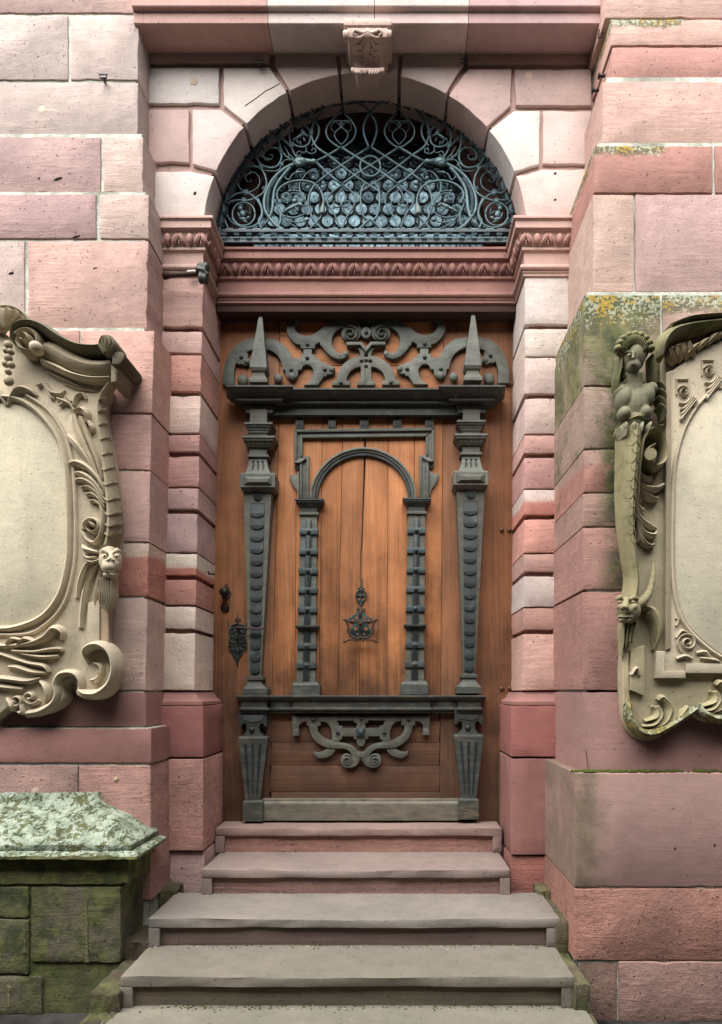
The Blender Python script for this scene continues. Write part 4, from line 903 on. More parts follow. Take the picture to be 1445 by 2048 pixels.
# ---- middle rail
zr = zpx(1391, 4.47); rp_ = [(-0.02, 0.001), (0.070, 0.0), (0.074, -0.003), (0.074, -0.010), (0.066, -0.020), (0.050, -0.030), (0.040, -0.036), (0.040, -0.076), (0.046, -0.080), (0.052, -0.086), (0.052, -0.094), (0.046, -0.100), (0.034, -0.104), (0.034, -0.114), (0.004, -0.118), (-0.02, -0.119)]
rp_ = [(o, zr + z) for o, z in rp_]
pts = [(495, 0.0), (495, 0.06), (522, 0.06), (522, 0.012), (598, 0.012), (598, 0.045), (849, 0.045), (849, 0.012), (928.4, 0.012), (928.4, 0.06), (950, 0.06), (950, 0.0)]
rl = moulding('middle_rail', dr, rp_, [(xpx(x, 4.6 - o), -o) for x, o in pts], 'patina', OR2, wear=0.25)
V, Fc = box_geo(xpx(497, 4.6), xpx(948, 4.6), -0.045, 0.0, zr - 0.1175, zr - 0.001); mk('core', V, Fc, 'patina', rl, OR2)
# ---- lower strapwork
def Z9(l): return [(420 + u / 4.516, 1340 + v / 4.516) for u, v in l]
BR = [(745, 418, 0), (745, 525, 0), (803, 525, 0), (806, 500), (835, 475), (873, 464, 0), (875, 505, 0), (897, 505, 0), (905, 555), (938, 625), (1000, 678), (1060, 704), (1130, 710), (1200, 710), (1250, 728), (1282, 768), (1284, 800), (1270, 770), (1235, 755), (1200, 768), (1182, 805), (1190, 850), (1225, 880), (1280, 882), (1325, 862), (1350, 822), (1365, 815, 0), (1365, 742, 0), (1335, 733), (1300, 697), (1250, 670), (1180, 655), (1100, 640), (1020, 606), (980, 560), (972, 505, 0), (1000, 505, 0), (1000, 464, 0), (1055, 475), (1092, 525), (1104, 590), (1098, 640, 0), (1172, 650, 0), (1172, 630, 0), (1195, 628, 0), (1195, 600, 0), (1300, 600, 0), (1300, 625, 0), (1365, 625, 0), (1365, 500, 0), (1325, 500, 0), (1325, 525, 0), (1197, 525, 0), (1197, 503, 0), (1168, 503, 0), (1150, 460, 0), (1300, 456, 0), (1300, 478, 0), (1328, 478, 0), (1328, 505, 0), (1365, 505, 0), (1365, 418, 0)]
LC = 722.3
strap_pair('lower_strap', BR, 0.040, 0.042, Z9, LC, 3, 0.004)
TAIL = [(935, 722), (950, 742), (990, 744), (1040, 722), (1062, 706, 0), (1140, 714, 0), (1102, 768), (1040, 795), (980, 795), (942, 765)]
strap_pair('strap_tail', TAIL, 0.032, 0.034, Z9, LC)
PD = [(752, 528, 0), (803, 528, 0), (808, 595, 0), (745, 595, 0)]
strap_pair('pendant', PD, 0.05, 0.05, Z9, LC, 1)
TNG = [(1328, 622, 0), (1365, 622, 0), (1365, 690), (1340, 680), (1328, 655)]
strap_pair('tongue', TNG, 0.038, 0.038, Z9, LC)
for sg in (1, -1):
    cx0, cy0 = Z9([(1240, 815)])[0]
    if sg < 0: cx0, cy0 = mir([(cx0, cy0)], LC, 0.004)[0]
    ridges('volute', dr, [spiral(cx0, cy0, 11.5, 1.5, 1.8 * sg, 250 if sg > 0 else -70, 4.5, 3, 0.008, 0.018)], 4.6 - 0.038, 'patina', OR, n=2)
q = Z9([(1362, 565)])[0]
V = [P(q[0] + a, q[1] + b, 4.6 - 0.045) for a, b in ((-9, -9), (9, -9), (9, 9), (-9, 9))] + [P(q[0], q[1], 4.6 - 0.085)]
mk('pyramid_boss', V, [(0, 1, 4), (1, 2, 4), (2, 3, 4), (3, 0, 4)], 'iron', dr, (0.07, 0.09, 0.09))
for u, v in ((935, 450), (1156, 566)):
    q = Z9([(u, v)])[0]; rivet(*q, 0.044); rivet(*mir([q], LC, 0.004)[0], 0.044)
rivet(*Z9([(1365, 440)])[0], 0.044, dr, 0.8); rivet(*Z9([(1362, 788)])[0], 0.044, dr, 0.7)
# ---- lower herm supports
for x, xb, dy in ((506, 506, 0), (938, 937, -4)):
    def L(lst): return [(y + dy, x - a, x + a, o) for y, a, o in lst]
    h = loft('herm', dr, L([(1473, 27.5, 0.098), (1477, 29.5, 0.102), (1601, 15, 0.062)]), 'patina', (0.062, 0.066, 0.056), wear=0.35)
    tp = [(-28, 1424), (28, 1424), (28, 1453), (23, 1453), (20, 1447), (14, 1448), (12.5, 1456), (14, 1464), (20, 1471), (25, 1474), (-25, 1474), (-20, 1471), (-14, 1464), (-12.5, 1456), (-14, 1448), (-20, 1447), (-23, 1453), (-28, 1453)]
    b = plate('bracket_head', h, [(x + a, y + dy) for a, y in tp], 4.6 - 0.078, 0.08, 'patina', OR2, 0.004)
    plate('bracket_panel', h, [(x + a, y + dy) for a, y in ((-22, 1430), (22, 1430), (19, 1440), (8, 1444), (-8, 1444), (-19, 1440))], 4.6 - 0.083, 0.01, 'iron', (0.075, 0.09, 0.088), 0.002)
    rivet(x - 2, 1459.5 + dy, 0.082, h, 1.35)
    for k in (-1, 0, 1):
        ya, yb = 1488, 1590; o1, o2 = 0.1, 0.066
        V = [P(x + k * 15 - 2.8, ya + dy, 4.6 - o1 - 0.0015), P(x + k * 15 + 2.8, ya + dy, 4.6 - o1 - 0.0015), P(x + k * 8 + 1.3, yb + dy, 4.6 - o2 - 0.0015), P(x + k * 8 - 1.3, yb + dy, 4.6 - o2 - 0.0015)]
        V += [v + Vector((0, 0.01, 0)) for v in V]
        mk('flute', V, [(0, 1, 2, 3), (0, 1, 5, 4), (1, 2, 6, 5), (2, 3, 7, 6), (3, 0, 4, 7)], 'iron', h, (0.022, 0.040, 0.042))
    loft('foot', h, L([(1600, 15, 0.063), (1602, 18, 0.075), (1605, 20, 0.084), (1643, 20, 0.084)]), 'patina', OR2, wear=0.6)
kr = loft('kick_rail', dr, [(1597.5, 526, 917.5, 0.030), (1599, 526, 917.5, 0.036), (1602, 526, 917.5, 0.036), (1605, 526, 917.5, 0.046), (1608, 526, 917.5, 0.050), (1641, 526, 917.5, 0.050)], 'patina', (0.135, 0.12, 0.088), wear=0.6)
# ---- ironmongery
kn = mk('door_knob', *ell_geo(P(449, 1184, 4.54), (0.032, 0.03, 0.032), 0, 16, 10), 'black', dr, None, True)
V, Fc = tube_geo([P(451, 1187, 4.6), P(450, 1186, 4.56)], 0.014, 10); mk('shank', V, Fc, 'rust', kn)
plate('rose', kn, [(453, 1166), (458, 1176), (463, 1186), (460, 1196), (452, 1200), (444, 1196), (442, 1186), (447, 1176)], 4.594, 0.006, 'rust', None, 0.002)
lk = plate('lock_cylinder', dr, arcpts(450, 1215, 9, 0, 340, 16), 4.588, 0.015, 'black', None, 0.003)
plate('keyway', lk, [(448, 1209), (452, 1209), (452, 1214), (451, 1221), (449, 1221), (448, 1214)], 4.586, 0.004, 'brass', None, 0.001)
# pierced lock plate built from bars, scrolls and studs
ip = (0.030, 0.046, 0.044)
lp_ = plate('lock_plate', dr, [(463, 1250), (473, 1246), (474, 1240), (477, 1240), (478, 1246), (490, 1250), (491, 1290), (487, 1303), (480, 1316), (476, 1330), (474, 1330), (468, 1316), (460, 1303), (459, 1290)], 4.596, 0.004, 'iron', (0.028, 0.035, 0.033), 0.001)
b = MB()
def it(l, r=0.0035, d=4.592): b.add(*tube_geo([P(x, y, d) for x, y in crom(l, 4)], r, 6))
for s_ in (-1, 1):
    cx0 = 475.5
    it([(cx0, 1318), (cx0 + s_ * 7, 1310), (cx0 + s_ * 10, 1302), (cx0 + s_ * 5, 1298), (cx0 + s_ * 3, 1304)]); it([(cx0 + s_ * 3, 1295), (cx0 + s_ * 14, 1300), (cx0 + s_ * 17, 1293), (cx0 + s_ * 11, 1290)])
    it([(cx0 + s_ * 4, 1286), (cx0 + s_ * 12, 1284), (cx0 + s_ * 15, 1276), (cx0 + s_ * 9, 1272), (cx0 + s_ * 6, 1278)]); it([(cx0 + s_ * 16, 1252), (cx0 + s_ * 16, 1288)]); it([(cx0 + s_ * 4, 1262), (cx0 + s_ * 12, 1266), (cx0 + s_ * 14, 1258), (cx0 + s_ * 7, 1256)])
    it([(cx0 + s_ * 17, 1252), (cx0 + s_ * 19, 1246), (cx0 + s_ * 20, 1242)], 0.0025)
it([(475.5, 1296), (475.5, 1334)]); it([(463, 1252), (475, 1248), (491, 1252)]); it([(476, 1224), (476, 1246)], 0.0025)
for x, y in ((476, 1236), (476, 1242), (472, 1239), (480, 1239)): b.add(*ell_geo(P(x, y, 4.592), (0.007, 0.004, 0.007), 0, 8, 6))
b.mk('scroll_tracery', 'iron', lp_, ip, True)
plate('keyhole', lp_, arcpts(476, 1279, 3, -50, 230, 10) + [(474, 1287), (478, 1287)], 4.5945, 0.002, 'dark', None, 0)
b = MB(); it([(476, 1256), (478, 1256)], 0.012, 4.57); b.add(*tube_geo([P(477, 1255, 4.6), P(477, 1255, 4.47)], 0.011, 10)); b.add(*tube_geo([P(x, y, 4.47) for x, y in ((476, 1255), (490, 1256), (510, 1258), (528, 1257.5))], [0.011, 0.008, 0.007, 0.005], 8)); b.mk('lever_handle', 'rust', dr, None, True)
# knocker
kc0 = 722
kp = plate('knocker', dr, [(721, 1215), (724, 1215), (728, 1225), (736, 1232), (746, 1239), (742, 1244), (735, 1246), (738, 1254), (742, 1262), (738, 1272), (726, 1276), (716, 1276), (704, 1272), (700, 1262), (705, 1254), (708, 1246), (698, 1244), (695, 1239), (706, 1232), (714, 1225)], 4.594, 0.006, 'iron', (0.026, 0.048, 0.044), 0.001)
for x, y, r in ((714, 1236, 3), (730, 1236, 3), (712, 1258, 3.5), (732, 1258, 3.5), (716, 1268, 2.5), (729, 1268, 2.5), (722, 1250, 2.5), (706, 1240, 2), (738, 1240, 2)):
    plate('piercing', kp, arcpts(x, y, r, 0, 330, 10), 4.5935, 0.002, 'woodz', WD2, 0, wear=1.0)
b = MB()
it([(724, 1155), (723, 1168), (722.5, 1174)], 0.004)
it([(722.5 + 10.5 * math.cos(a * math.pi / 8), 1191 + 10.5 * math.sin(a * math.pi / 8)) for a in range(17)], 0.004)
it([(722.5, 1176), (722.5, 1216)], 0.0055); it([(712, 1191), (733, 1191)], 0.004); it([(715, 1184), (722, 1191), (730, 1184)], 0.003); it([(715, 1199), (722, 1208), (729, 1199)], 0.004)
for x, y in ((722.5, 1173), (722.5, 1180), (722.5, 1192), (722, 1209), (718, 1177), (727, 1177), (716, 1218), (729, 1218)): b.add(*ell_geo(P(x, y, 4.59), (0.008, 0.006, 0.008), 0, 8, 6))
b.mk('finial', 'iron', kp, (0.026, 0.055, 0.050), True)
b = MB(); D2 = 4.53
def it2(l, r): b.add(*tube_geo([P(x, y, d) for x, y, d in crom(l, 4)], r, 8))
b.add(*tube_geo([P(721.5, 1214, 4.59), P(721.5, 1216, 4.56), P(721, 1236, 4.54)], [0.008, 0.009, 0.008], 8))
for s_ in (-1, 1):
    it2([(721.5, 1244, 4.54), (721.5 + s_ * 10, 1243, D2), (721.5 + s_ * 22, 1243, D2), (721.5 + s_ * 31, 1239, D2)], 0.0078)
    it2([(721.5 + s_ * 31, 1239, D2), (721.5 + s_ * 27, 1246, D2), (721.5 + s_ * 24, 1254, D2), (721.5 + s_ * 25, 1262, D2), (721.5 + s_ * 20, 1271, D2), (721.5 + s_ * 10, 1276, D2), (721.5, 1277, D2)], 0.0078)
    it2([(721.5 + s_ * 8, 1280, D2), (721.5 + s_ * 20, 1279, D2), (721.5 + s_ * 31, 1283, D2)], 0.006)
    for x, y, r in ((32, 1240, 0.010), (32, 1284, 0.010), (23, 1259, 0.009), (8, 1245, 0.009), (5, 1281, 0.010)): b.add(*ell_geo(P(721.5 + s_ * x, y, D2), (r, r * 0.8, r * 0.8), 0, 8, 6))
b.add(*ell_geo(P(721.5, 1275, D2), (0.012, 0.012, 0.012), 0, 8, 6)); b.add(*tube_geo([P(721.5, 1247, 4.6), P(721.5, 1247, D2)], 0.012, 8))
b.mk('swing_ring', 'rust', kp, None, True)
# hinge-side bolts
for x, y in ((1004, 1060), (1019, 1060), (1004, 1377), (1020, 1377), (1020, 768)): rivet(x, y, 0.002, dr, 1.15, (0.11, 0.055, 0.03))
bpy.data.objects.remove(RV)
# ================================================================== FANLIGHT
fw = thing('fanlight_window', 'half-round leaded fanlight of bottle-glass roundels behind the iron grille', 'window', P(737, 500, 4.6))
DG = 4.585
q = toxz(arcpts(737, 485, 312, -4, 184, 48), DG + 0.012)
V, Fc = slab_geo(q, DG + 0.012 - DIST, DG + 0.03 - DIST, 0); mk('lead_backing', V, Fc, 'lead', fw)
def roundel():
    V = []; Fc = []; R = 13.3 * DG / F; prof = [(0.0, 0.0026), (0.10, 0.0024), (0.17, 0.0014), (0.30, 0.0020), (0.42, 0.0010), (0.55, 0.0024), (0.68, 0.0016), (0.80, 0.0034), (0.92, 0.0028), (1.0, -0.004)]; n = 16
    for r, h in prof[1:]:
        for i in range(n): a = 2 * math.pi * i / n; V.append((R * r * math.cos(a), -h, R * r * math.sin(a)))
    V.append((0, -prof[0][1], 0)); k = len(prof) - 1
    for j in range(k - 1):
        for i in range(n): Fc.append((j * n + i, j * n + (i + 1) % n, (j + 1) * n + (i + 1) % n, (j + 1) * n + i))
    for i in range(n): Fc.append((len(V) - 1, (i + 1) % n, i))
    return V, Fc
RO = mk('roundel', *roundel(), 'glass', fw, None, True)
Ri = 13.6; row = 0; y = 490.0
while y > 190:
    x = 737 - 11 * 2 * Ri + (Ri if row % 2 else 0)
    while x < 1040:
        if math.hypot(x - 737, (y - 485)) < 292 or (y > 480 and abs(x - 737) < 285):
            p = P(x, y, DG + 0.004); c = dup(RO, p, fw, (random.uniform(-0.05, 0.05), random.uniform(0, 6.28), random.uniform(-0.05, 0.05)))
        x += 2 * Ri
    y -= Ri * 1.745; row += 1
bpy.data.objects.remove(RO)
# saddle bars
for x in (640, 838):
    V, Fc = tube_geo([P(x, 240, 4.565), P(x, 505, 4.565)], 0.007, 6); mk('saddle_bar', V, Fc, 'black', fw)
# ================================================================== GRILLE
gr = thing('window_grille', 'blue-green wrought iron grille of scrolls and lattice in the half-round fanlight', 'grille', P(737, 490, 4.39))
IR = (0.078, 0.135, 0.150); DGR = 4.385; GC = 741.0
def ZG(l): return [(430 + u / 4.661, 170 + v / 4.661) for u, v in l]
def gt(name, l, r, d=DGR, n=5, both=True, taper=False, closed=False, par=gr):
    q = crom(ZG(l), n)
    for m in ((0, 1) if both else (0,)):
        pts = [P(2 * GC - x if m else x, y, d) for x, y in q]; k = len(pts)
        rr = [r * (1 - 0.65 * i / (k - 1)) for i in range(k)] if taper else r
        V, Fc = tube_geo(pts, rr, 8); mk(name, V, Fc, 'iron', par, IR, True)
R1, R2, R3 = 0.0075, 0.0060, 0.0042
def lat(l, both=True): gt('lattice_bar', l, R1, DGR, 2, both)
lat([(945, 712), (1060, 655), (1180, 580)]); lat([(945, 718), (1058, 830), (1190, 932)])
lat([(1186, 585), (1310, 665), (1450, 752), (1590, 840), (1710, 930)], True)
lat([(1058, 655), (1180, 752), (1312, 850), (1450, 945), (1560, 1010)], True)
lat([(940, 925), (1060, 828), (1182, 752), (1312, 665), (1436, 585)], True)
gt('teardrop', [(1190, 190), (1152, 268), (1085, 338), (1042, 405), (1045, 478), (1090, 535), (1180, 585), (1265, 535), (1308, 472), (1313, 405), (1275, 335), (1215, 270), (1190, 190)], R2)
gt('top_arc', [(1450, 255), (1390, 195), (1300, 155), (1190, 162), (1080, 190), (1000, 250), (935, 335), (905, 420), (908, 500), (955, 585), (1058, 655)], R1)
gt('vesica_bar', [(1449, 255), (1398, 350), (1390, 450), (1438, 585)], R1)
gt('arc', [(930, 330), (968, 390), (970, 455), (945, 520), (905, 570)], R1)
for s_ in (1, -1):
    def sx_(l): return [(1180 + s_ * (u - 1180), v) for u, v in l]
    gt('fleur_scroll', sx_([(1180, 560), (1125, 495), (1122, 445), (1168, 400), (1165, 375), (1130, 345), (1092, 365), (1085, 410), (1118, 436), (1142, 412)]), R3, taper=True)
    gt('fleur_scroll', sx_([(1180, 400), (1190, 365), (1160, 335), (1085, 340)]), R3)
    def sy_(l): return [(1180 + s_ * (u - 1180), v) for u, v in l]
    gt('fleur_scroll', sy_([(1182, 965), (1148, 1020), (1150, 1075), (1180, 1115), (1150, 1140), (1112, 1130), (1105, 1095), (1130, 1080), (1150, 1100)]), R3)
gt('ring', [(858, 735), (800, 720), (730, 620), (702, 530), (697, 450), (732, 393), (790, 374), (850, 390), (888, 432), (890, 500), (875, 550), (825, 578), (762, 570), (715, 532)], R2)
gt('curl', [(848, 560), (852, 615), (825, 634), (785, 618), (765, 645), (783, 668), (806, 646)], R3); gt('curl', [(852, 615), (888, 640), (935, 632), (940, 600), (912, 594), (906, 620)], R3)
gt('stem', [(650, 370), (605, 445), (600, 520), (615, 590), (648, 650), (700, 690), (745, 706)], R1)
gt('stem', [(710, 580), (660, 530), (598, 490), (525, 500), (462, 530), (425, 565)], R1); gt('stem', [(930, 330), (860, 310), (785, 322), (725, 352)], R1)
gt('scroll', [(598, 600), (622, 660), (610, 720), (570, 765), (500, 772), (432, 742), (395, 690), (390, 645), (412, 590)], R1)
gt('tendril', [(598, 600), (540, 584), (482, 608), (455, 660), (478, 700), (528, 690), (537, 655), (510, 648)], R2, taper=True)
gt('tendril', [(350, 672), (430, 668), (520, 697)], R3); gt('tendril', [(318, 705), (360, 740), (412, 770)], R3)
gt('scroll', [(440, 775), (350, 760), (280, 770), (230, 812), (210, 882), (232, 960), (298, 1000), (368, 982), (415, 932), (415, 868), (378, 820), (330, 816), (290, 850), (296, 896), (326, 906), (340, 880)], R2, taper=True)
gt('tendril', [(315, 790), (340, 820), (262, 850)], R3)
gt('stem', [(430, 775), (470, 850), (482, 930), (450, 1010), (370, 1060), (300, 1080), (220, 1075), (150, 1092), (105, 1135)], R1)
gt('stem', [(105, 1110), (150, 1050), (220, 1012), (300, 1008), (360, 1040), (412, 1100), (442, 1180), (432, 1255), (380, 1310), (300, 1332), (215, 1310), (160, 1240)], R1)
gt('ring', [(270 + 106 * math.cos(a * math.pi / 10), 1205 + 108 * math.sin(a * math.pi / 10)) for a in range(21)], R2, n=2)
gt('stem', [(85, 1170), (90, 1250), (130, 1345)], R1); gt('stem', [(400, 1060), (430, 1130), (440, 1205), (410, 1275), (442, 1345)], R1); gt('stem', [(512, 1240), (440, 1335)], R1, n=1)
gt('tendril', [(130, 1235), (160, 1280), (230, 1320), (320, 1335), (400, 1320)], R3)
gt('spine', [(740, 738), (640, 790), (545, 880), (485, 990), (462, 1080), (470, 1170), (512, 1240), (570, 1312), (645, 1352)], 0.0115)
gt('spine', [(705, 770), (620, 870), (562, 970), (545, 1080), (538, 1160), (512, 1240)], 0.0115)
gt('spine', [(580, 870), (518, 975), (497, 1080), (503, 1200)], 0.008)
for m in (0, 1):     # twisted wire coil wound on the middle spine
    q = crom(ZG([(580, 870), (518, 975), (497, 1080), (503, 1200)]), 10); b = MB(); pts = []
    for i in range(len(q) - 1):
        for j in range(8):
            t = j / 8; x = q[i][0] + (q[i + 1][0] - q[i][0]) * t; y = q[i][1] + (q[i + 1][1] - q[i][1]) * t; a = 2 * math.pi * t
            pts.append(P(2 * GC - x if m else x, y, DGR - 0.002) + Vector((0.011 * math.cos(a), 0.011 * math.sin(a), 0)))
    V, Fc = tube_geo(pts, 0.0032, 5); mk('coil', V, Fc, 'iron', gr, IR, True)
gt('scroll', [(592, 1090), (582, 1010), (622, 950), (700, 908), (800, 893), (900, 910), (970, 960), (1006, 1030), (1016, 1110), (1004, 1160), (990, 1230), (930, 1300), (885, 1345)], R1)
gt('stem', [(940, 920), (892, 1000), (872, 1090), (890, 1190), (930, 1272), (1005, 1345)], R1)
gt('scroll', [(572, 1090), (600, 1180), (650, 1222), (740, 1237), (820, 1212), (860, 1160), (850, 1080), (802, 1000), (790, 930), (810, 890), (860, 820), (920, 800), (960, 838), (940, 880), (905, 862)], R2, taper=True)
gt('tendril', [(850, 1080), (790, 1022), (722, 1010), (672, 1060), (682, 1112)], R2, taper=True); gt('tendril', [(800, 995), (740, 985), (690, 990)], R3)
gt('stem', [(580, 1120), (612, 1200), (610, 1280), (578, 1335)], R1); gt('tendril', [(600, 1190), (680, 1262), (780, 1282), (862, 1258)], R3); gt('tendril', [(640, 1230), (700, 1290), (770, 1330)], R3)
gt('tendril', [(700, 790), (655, 850), (690, 885), (720, 840), (765, 812), (830, 808)], R3)
gt('teardrop', [(1190, 930), (1110, 990), (1048, 1055), (1058, 1120), (1112, 1200), (1172, 1340)], R2); gt('teardrop', [(1190, 930), (1280, 1000), (1312, 1062), (1292, 1140), (1230, 1232), (1188, 1340)], R2)
gt('stem', [(1405, 915), (1370, 975), (1360, 1080), (1385, 1220), (1440, 1270)], R1); gt('stem', [(1450, 1250), (1400, 1295), (1340, 1350)], R1)
gt('ring', [(1450 + 95 * math.cos(a * math.pi / 10), 760 + 95 * math.sin(a * math.pi / 10)) for a in range(21)], R1, n=2, both=False)
gt('tendril', [(680, 700), (690, 650), (665, 600), (650, 575)], R3); gt('tendril', [(740, 690), (690, 640), (665, 600)], R3)
gt('tendril', [(720, 705), (660, 700), (620, 745), (600, 790), (540, 805), (460, 795)], R3)
# clasps
b = None
for u, v, a in ((900, 445, 0), (712, 565, 130), (615, 612, 150), (430, 770, 115), (470, 965, 100), (565, 1085, 95), (865, 1112, 95), (292, 1005, 0), (272, 1082, 0), (600, 1085, 95)):
    x, y = ZG([(u, v)])[0]
    for m in (0, 1):
        p = P(2 * GC - x if m else x, y, DGR - 0.002); bb = MB()
        for k in (-1, 0, 1):
            aa = math.radians(a); e = Vector((math.cos(aa), 0, -math.sin(aa) * (1))) ; e = Vector((math.cos(math.radians(a - 90)) * (-1 if m else 1), 0, -math.sin(math.radians(a - 90))))
            c0 = p + Vector((e.z, 0, -e.x)) * 0.0075 * k; bb.add(*tube_geo([c0 - e * 0.019, c0 + e * 0.019], 0.0062, 6))
        mk('clasp', bb.v, bb.f, 'iron', gr, IR, True)
# leafy masks from which the lattice springs
for m in (0, 1):
    def pm(u, v, d=DGR): x, y = ZG([(u, v)])[0]; return P(2 * GC - x if m else x, y, d)
    bb = MB(); bb.add(*ell_geo(pm(800, 715, DGR - 0.01), (0.040, 0.024, 0.026), 0, 12, 8)); bb.add(*tube_geo([pm(840, 712), pm(900, 714), pm(925, 714), pm(945, 714)], [0.018, 0.012, 0.016, 0.010], 10))
    for (u, v) in ((735, 690), (728, 715), (740, 745), (760, 762), (795, 765), (842, 690), (760, 690)): bb.add(*tube_geo([pm(800, 715, DGR - 0.012), pm((800 + u) / 2, (715 + v) / 2, DGR - 0.02), pm(u, v, DGR - 0.004)], [0.014, 0.012, 0.004], 7))
    mk('leaf_mask', bb.v, bb.f, 'iron', gr, (0.14, 0.22, 0.235), True)
    # little riders and archers cut from sheet iron, modelled as chased relief
    for parts in ([(790, 480, 62, 14, -35), (825, 450, 26, 22, 0), (815, 425, 16, 16, 0), (760, 500, 38, 9, -25), (770, 530, 30, 8, 60), (800, 545, 26, 7, 80), (850, 470, 34, 8, 20), (740, 510, 22, 9, -50), (835, 510, 28, 8, 60)],
                  [(262, 1200, 36, 26, 60), (240, 1150, 22, 22, 0), (245, 1125, 30, 7, -10), (305, 1190, 38, 6, 30), (330, 1180, 46, 4, 80), (225, 1215, 34, 9, 70), (265, 1250, 40, 15, 10), (310, 1240, 26, 13, -30), (285, 1275, 30, 9, 20)],
                  [(740, 1130, 66, 18, -25), (745, 1080, 26, 22, 0), (750, 1055, 26, 9, 15), (690, 1155, 46, 14, -20), (800, 1115, 32, 16, 40), (765, 1160, 34, 10, 60), (660, 1175, 26, 10, -35)],
                  [(625, 740, 30, 16, 60), (615, 715, 16, 6, -70)], [(858, 1255, 28, 22, 0)], [(788, 815, 26, 9, -5), (770, 815, 14, 14, 0)], [(695, 990, 14, 12, 0)], [(122, 1228, 12, 14, 0)], [(450, 600, 10, 8, 0)]):
        bb = MB()
        for u, v, a, c_, rt in parts:
            p = pm(u, v, DGR); k = DGR / F / 4.661; bb.add(*ell_geo(p, (a * k, 0.010, c_ * k), math.radians(rt if not m else -rt), 8, 6))
        mk('cut_figure', bb.v, bb.f, 'iron', gr, (0.12, 0.19, 0.205), True)
    bb = MB(); bb.add(*tube_geo([pm(1012, 1100, DGR), pm(1010, 1130, DGR), pm(1005, 1150, DGR), pm(1000, 1195, DGR), pm(999, 1205, DGR)], [0.007, 0.012, 0.016, 0.021, 0.026], 12)); mk('bell', bb.v, bb.f, 'iron', gr, (0.16, 0.20, 0.19), True)
    bb = MB(); bb.add(*ell_geo(pm(920, 868), (0.014, 0.01, 0.014), 0, 8, 6)); mk('knob', bb.v, bb.f, 'iron', gr, IR, True)
# frame: flat hoop with folded leaves, and the double bottom rail with tabs
q = arcpts(735.5, 489, 304, 0, 180, 60) + arcpts(735.5, 489, 299, 180, 0, 60); plate('hoop', gr, q, DGR + 0.012, 0.02, 'iron', (0.030, 0.050, 0.055), 0.002)
nl = 38
def leafgeo():
    V = []; w_, l = 0.036, 0.030
    pts = [(-w_, -l * 0.9, 0.0), (-w_ * 0.6, -l * 0.2, -0.016), (0, -l * 0.6, -0.022), (w_ * 0.6, -l * 0.2, -0.016), (w_, -l * 0.9, 0.0), (w_ * 0.9, l, -0.006), (w_ * 0.4, l * 0.75, -0.020), (0, l * 1.1, -0.030), (-w_ * 0.4, l * 0.75, -0.020), (-w_ * 0.9, l, -0.006)]
    V = [(x, y, z) for x, z, y in pts]; V += [(x, y + 0.006, z) for x, z, y in pts]; n = 10
    Fc = [(0, 1, 8, 9), (1, 2, 7, 8), (2, 3, 6, 7), (3, 4, 5, 6)]; Fc += [tuple(i + n for i in f[::-1]) for f in Fc]; Fc += [(i, (i + 1) % n, n + (i + 1) % n, n + i) for i in range(n)]
    V, F2 = V, Fc
    b = MB(); b.add(V, F2); b.add(*tube_geo([(-0.030, -0.012, -0.028), (0, -0.03, -0.030), (0.030, -0.012, -0.028)], [0.006, 0.009, 0.006], 6)); return b
LFm = leafgeo().mk('frame_leaf', 'iron', gr, (0.045, 0.078, 0.085), 50)
for i in range(nl):
    a = math.radians(4 + 172 * i / (nl - 1)); p = P(735.5 + 296 * math.cos(a), 488 - 296 * math.sin(a), DGR - 0.01); sg = 1 if a < math.pi / 2 else -1
    c = dup(LFm, p, gr, (0, -(a - (0 if sg > 0 else math.pi)) + random.uniform(-0.12, 0.12), 0), (0.80, random.uniform(0.9, 1.4), 1.05 * random.uniform(0.9, 1.15)))
bpy.data.objects.remove(LFm)
for y, r in ((463, 0.010), (484, 0.009)):
    V, Fc = box_geo(xpx(440, DGR), xpx(1034, DGR), DGR - DIST - 0.012, DGR - DIST + 0.014, zpx(y + 2.5, DGR), zpx(y - 2.5, DGR)); mk('bottom_rail', V, Fc, 'iron', gr, (0.030, 0.045, 0.050))
TB = mk('rail_tab', *box_geo(-0.0165, 0.0165, -0.012, 0.012, -0.0065, 0.0065), 'iron', gr, (0.13, 0.20, 0.21)); TW = mk('rail_fold', *ell_geo((0, 0, 0), (0.030, 0.008, 0.013), 0, 8, 6), 'iron', gr, (0.05, 0.085, 0.09))
for i in range(24):
    x = 449 + 25 * i
    dup(TB, P(x, 468, DGR - 0.008), gr, (0.5, 0, 0)); dup(TB, P(x, 478.5, DGR - 0.012), gr, (-0.6, 0, 0))
    if i < 23: dup(TW, P(x + 12.5, 477, DGR - 0.002), gr); 
bpy.data.objects.remove(TB); bpy.data.objects.remove(TW)
for i in range(22):
    x = 458 + 26 * i + random.uniform(-4, 4); V, Fc = box_geo(-0.024, 0.024, -0.004, 0.004, -0.006, 0.006); p = P(x, 459, DGR - 0.006); mk('leaf_tab', [Vector(v) + p for v in V], Fc, 'iron', gr, IR)
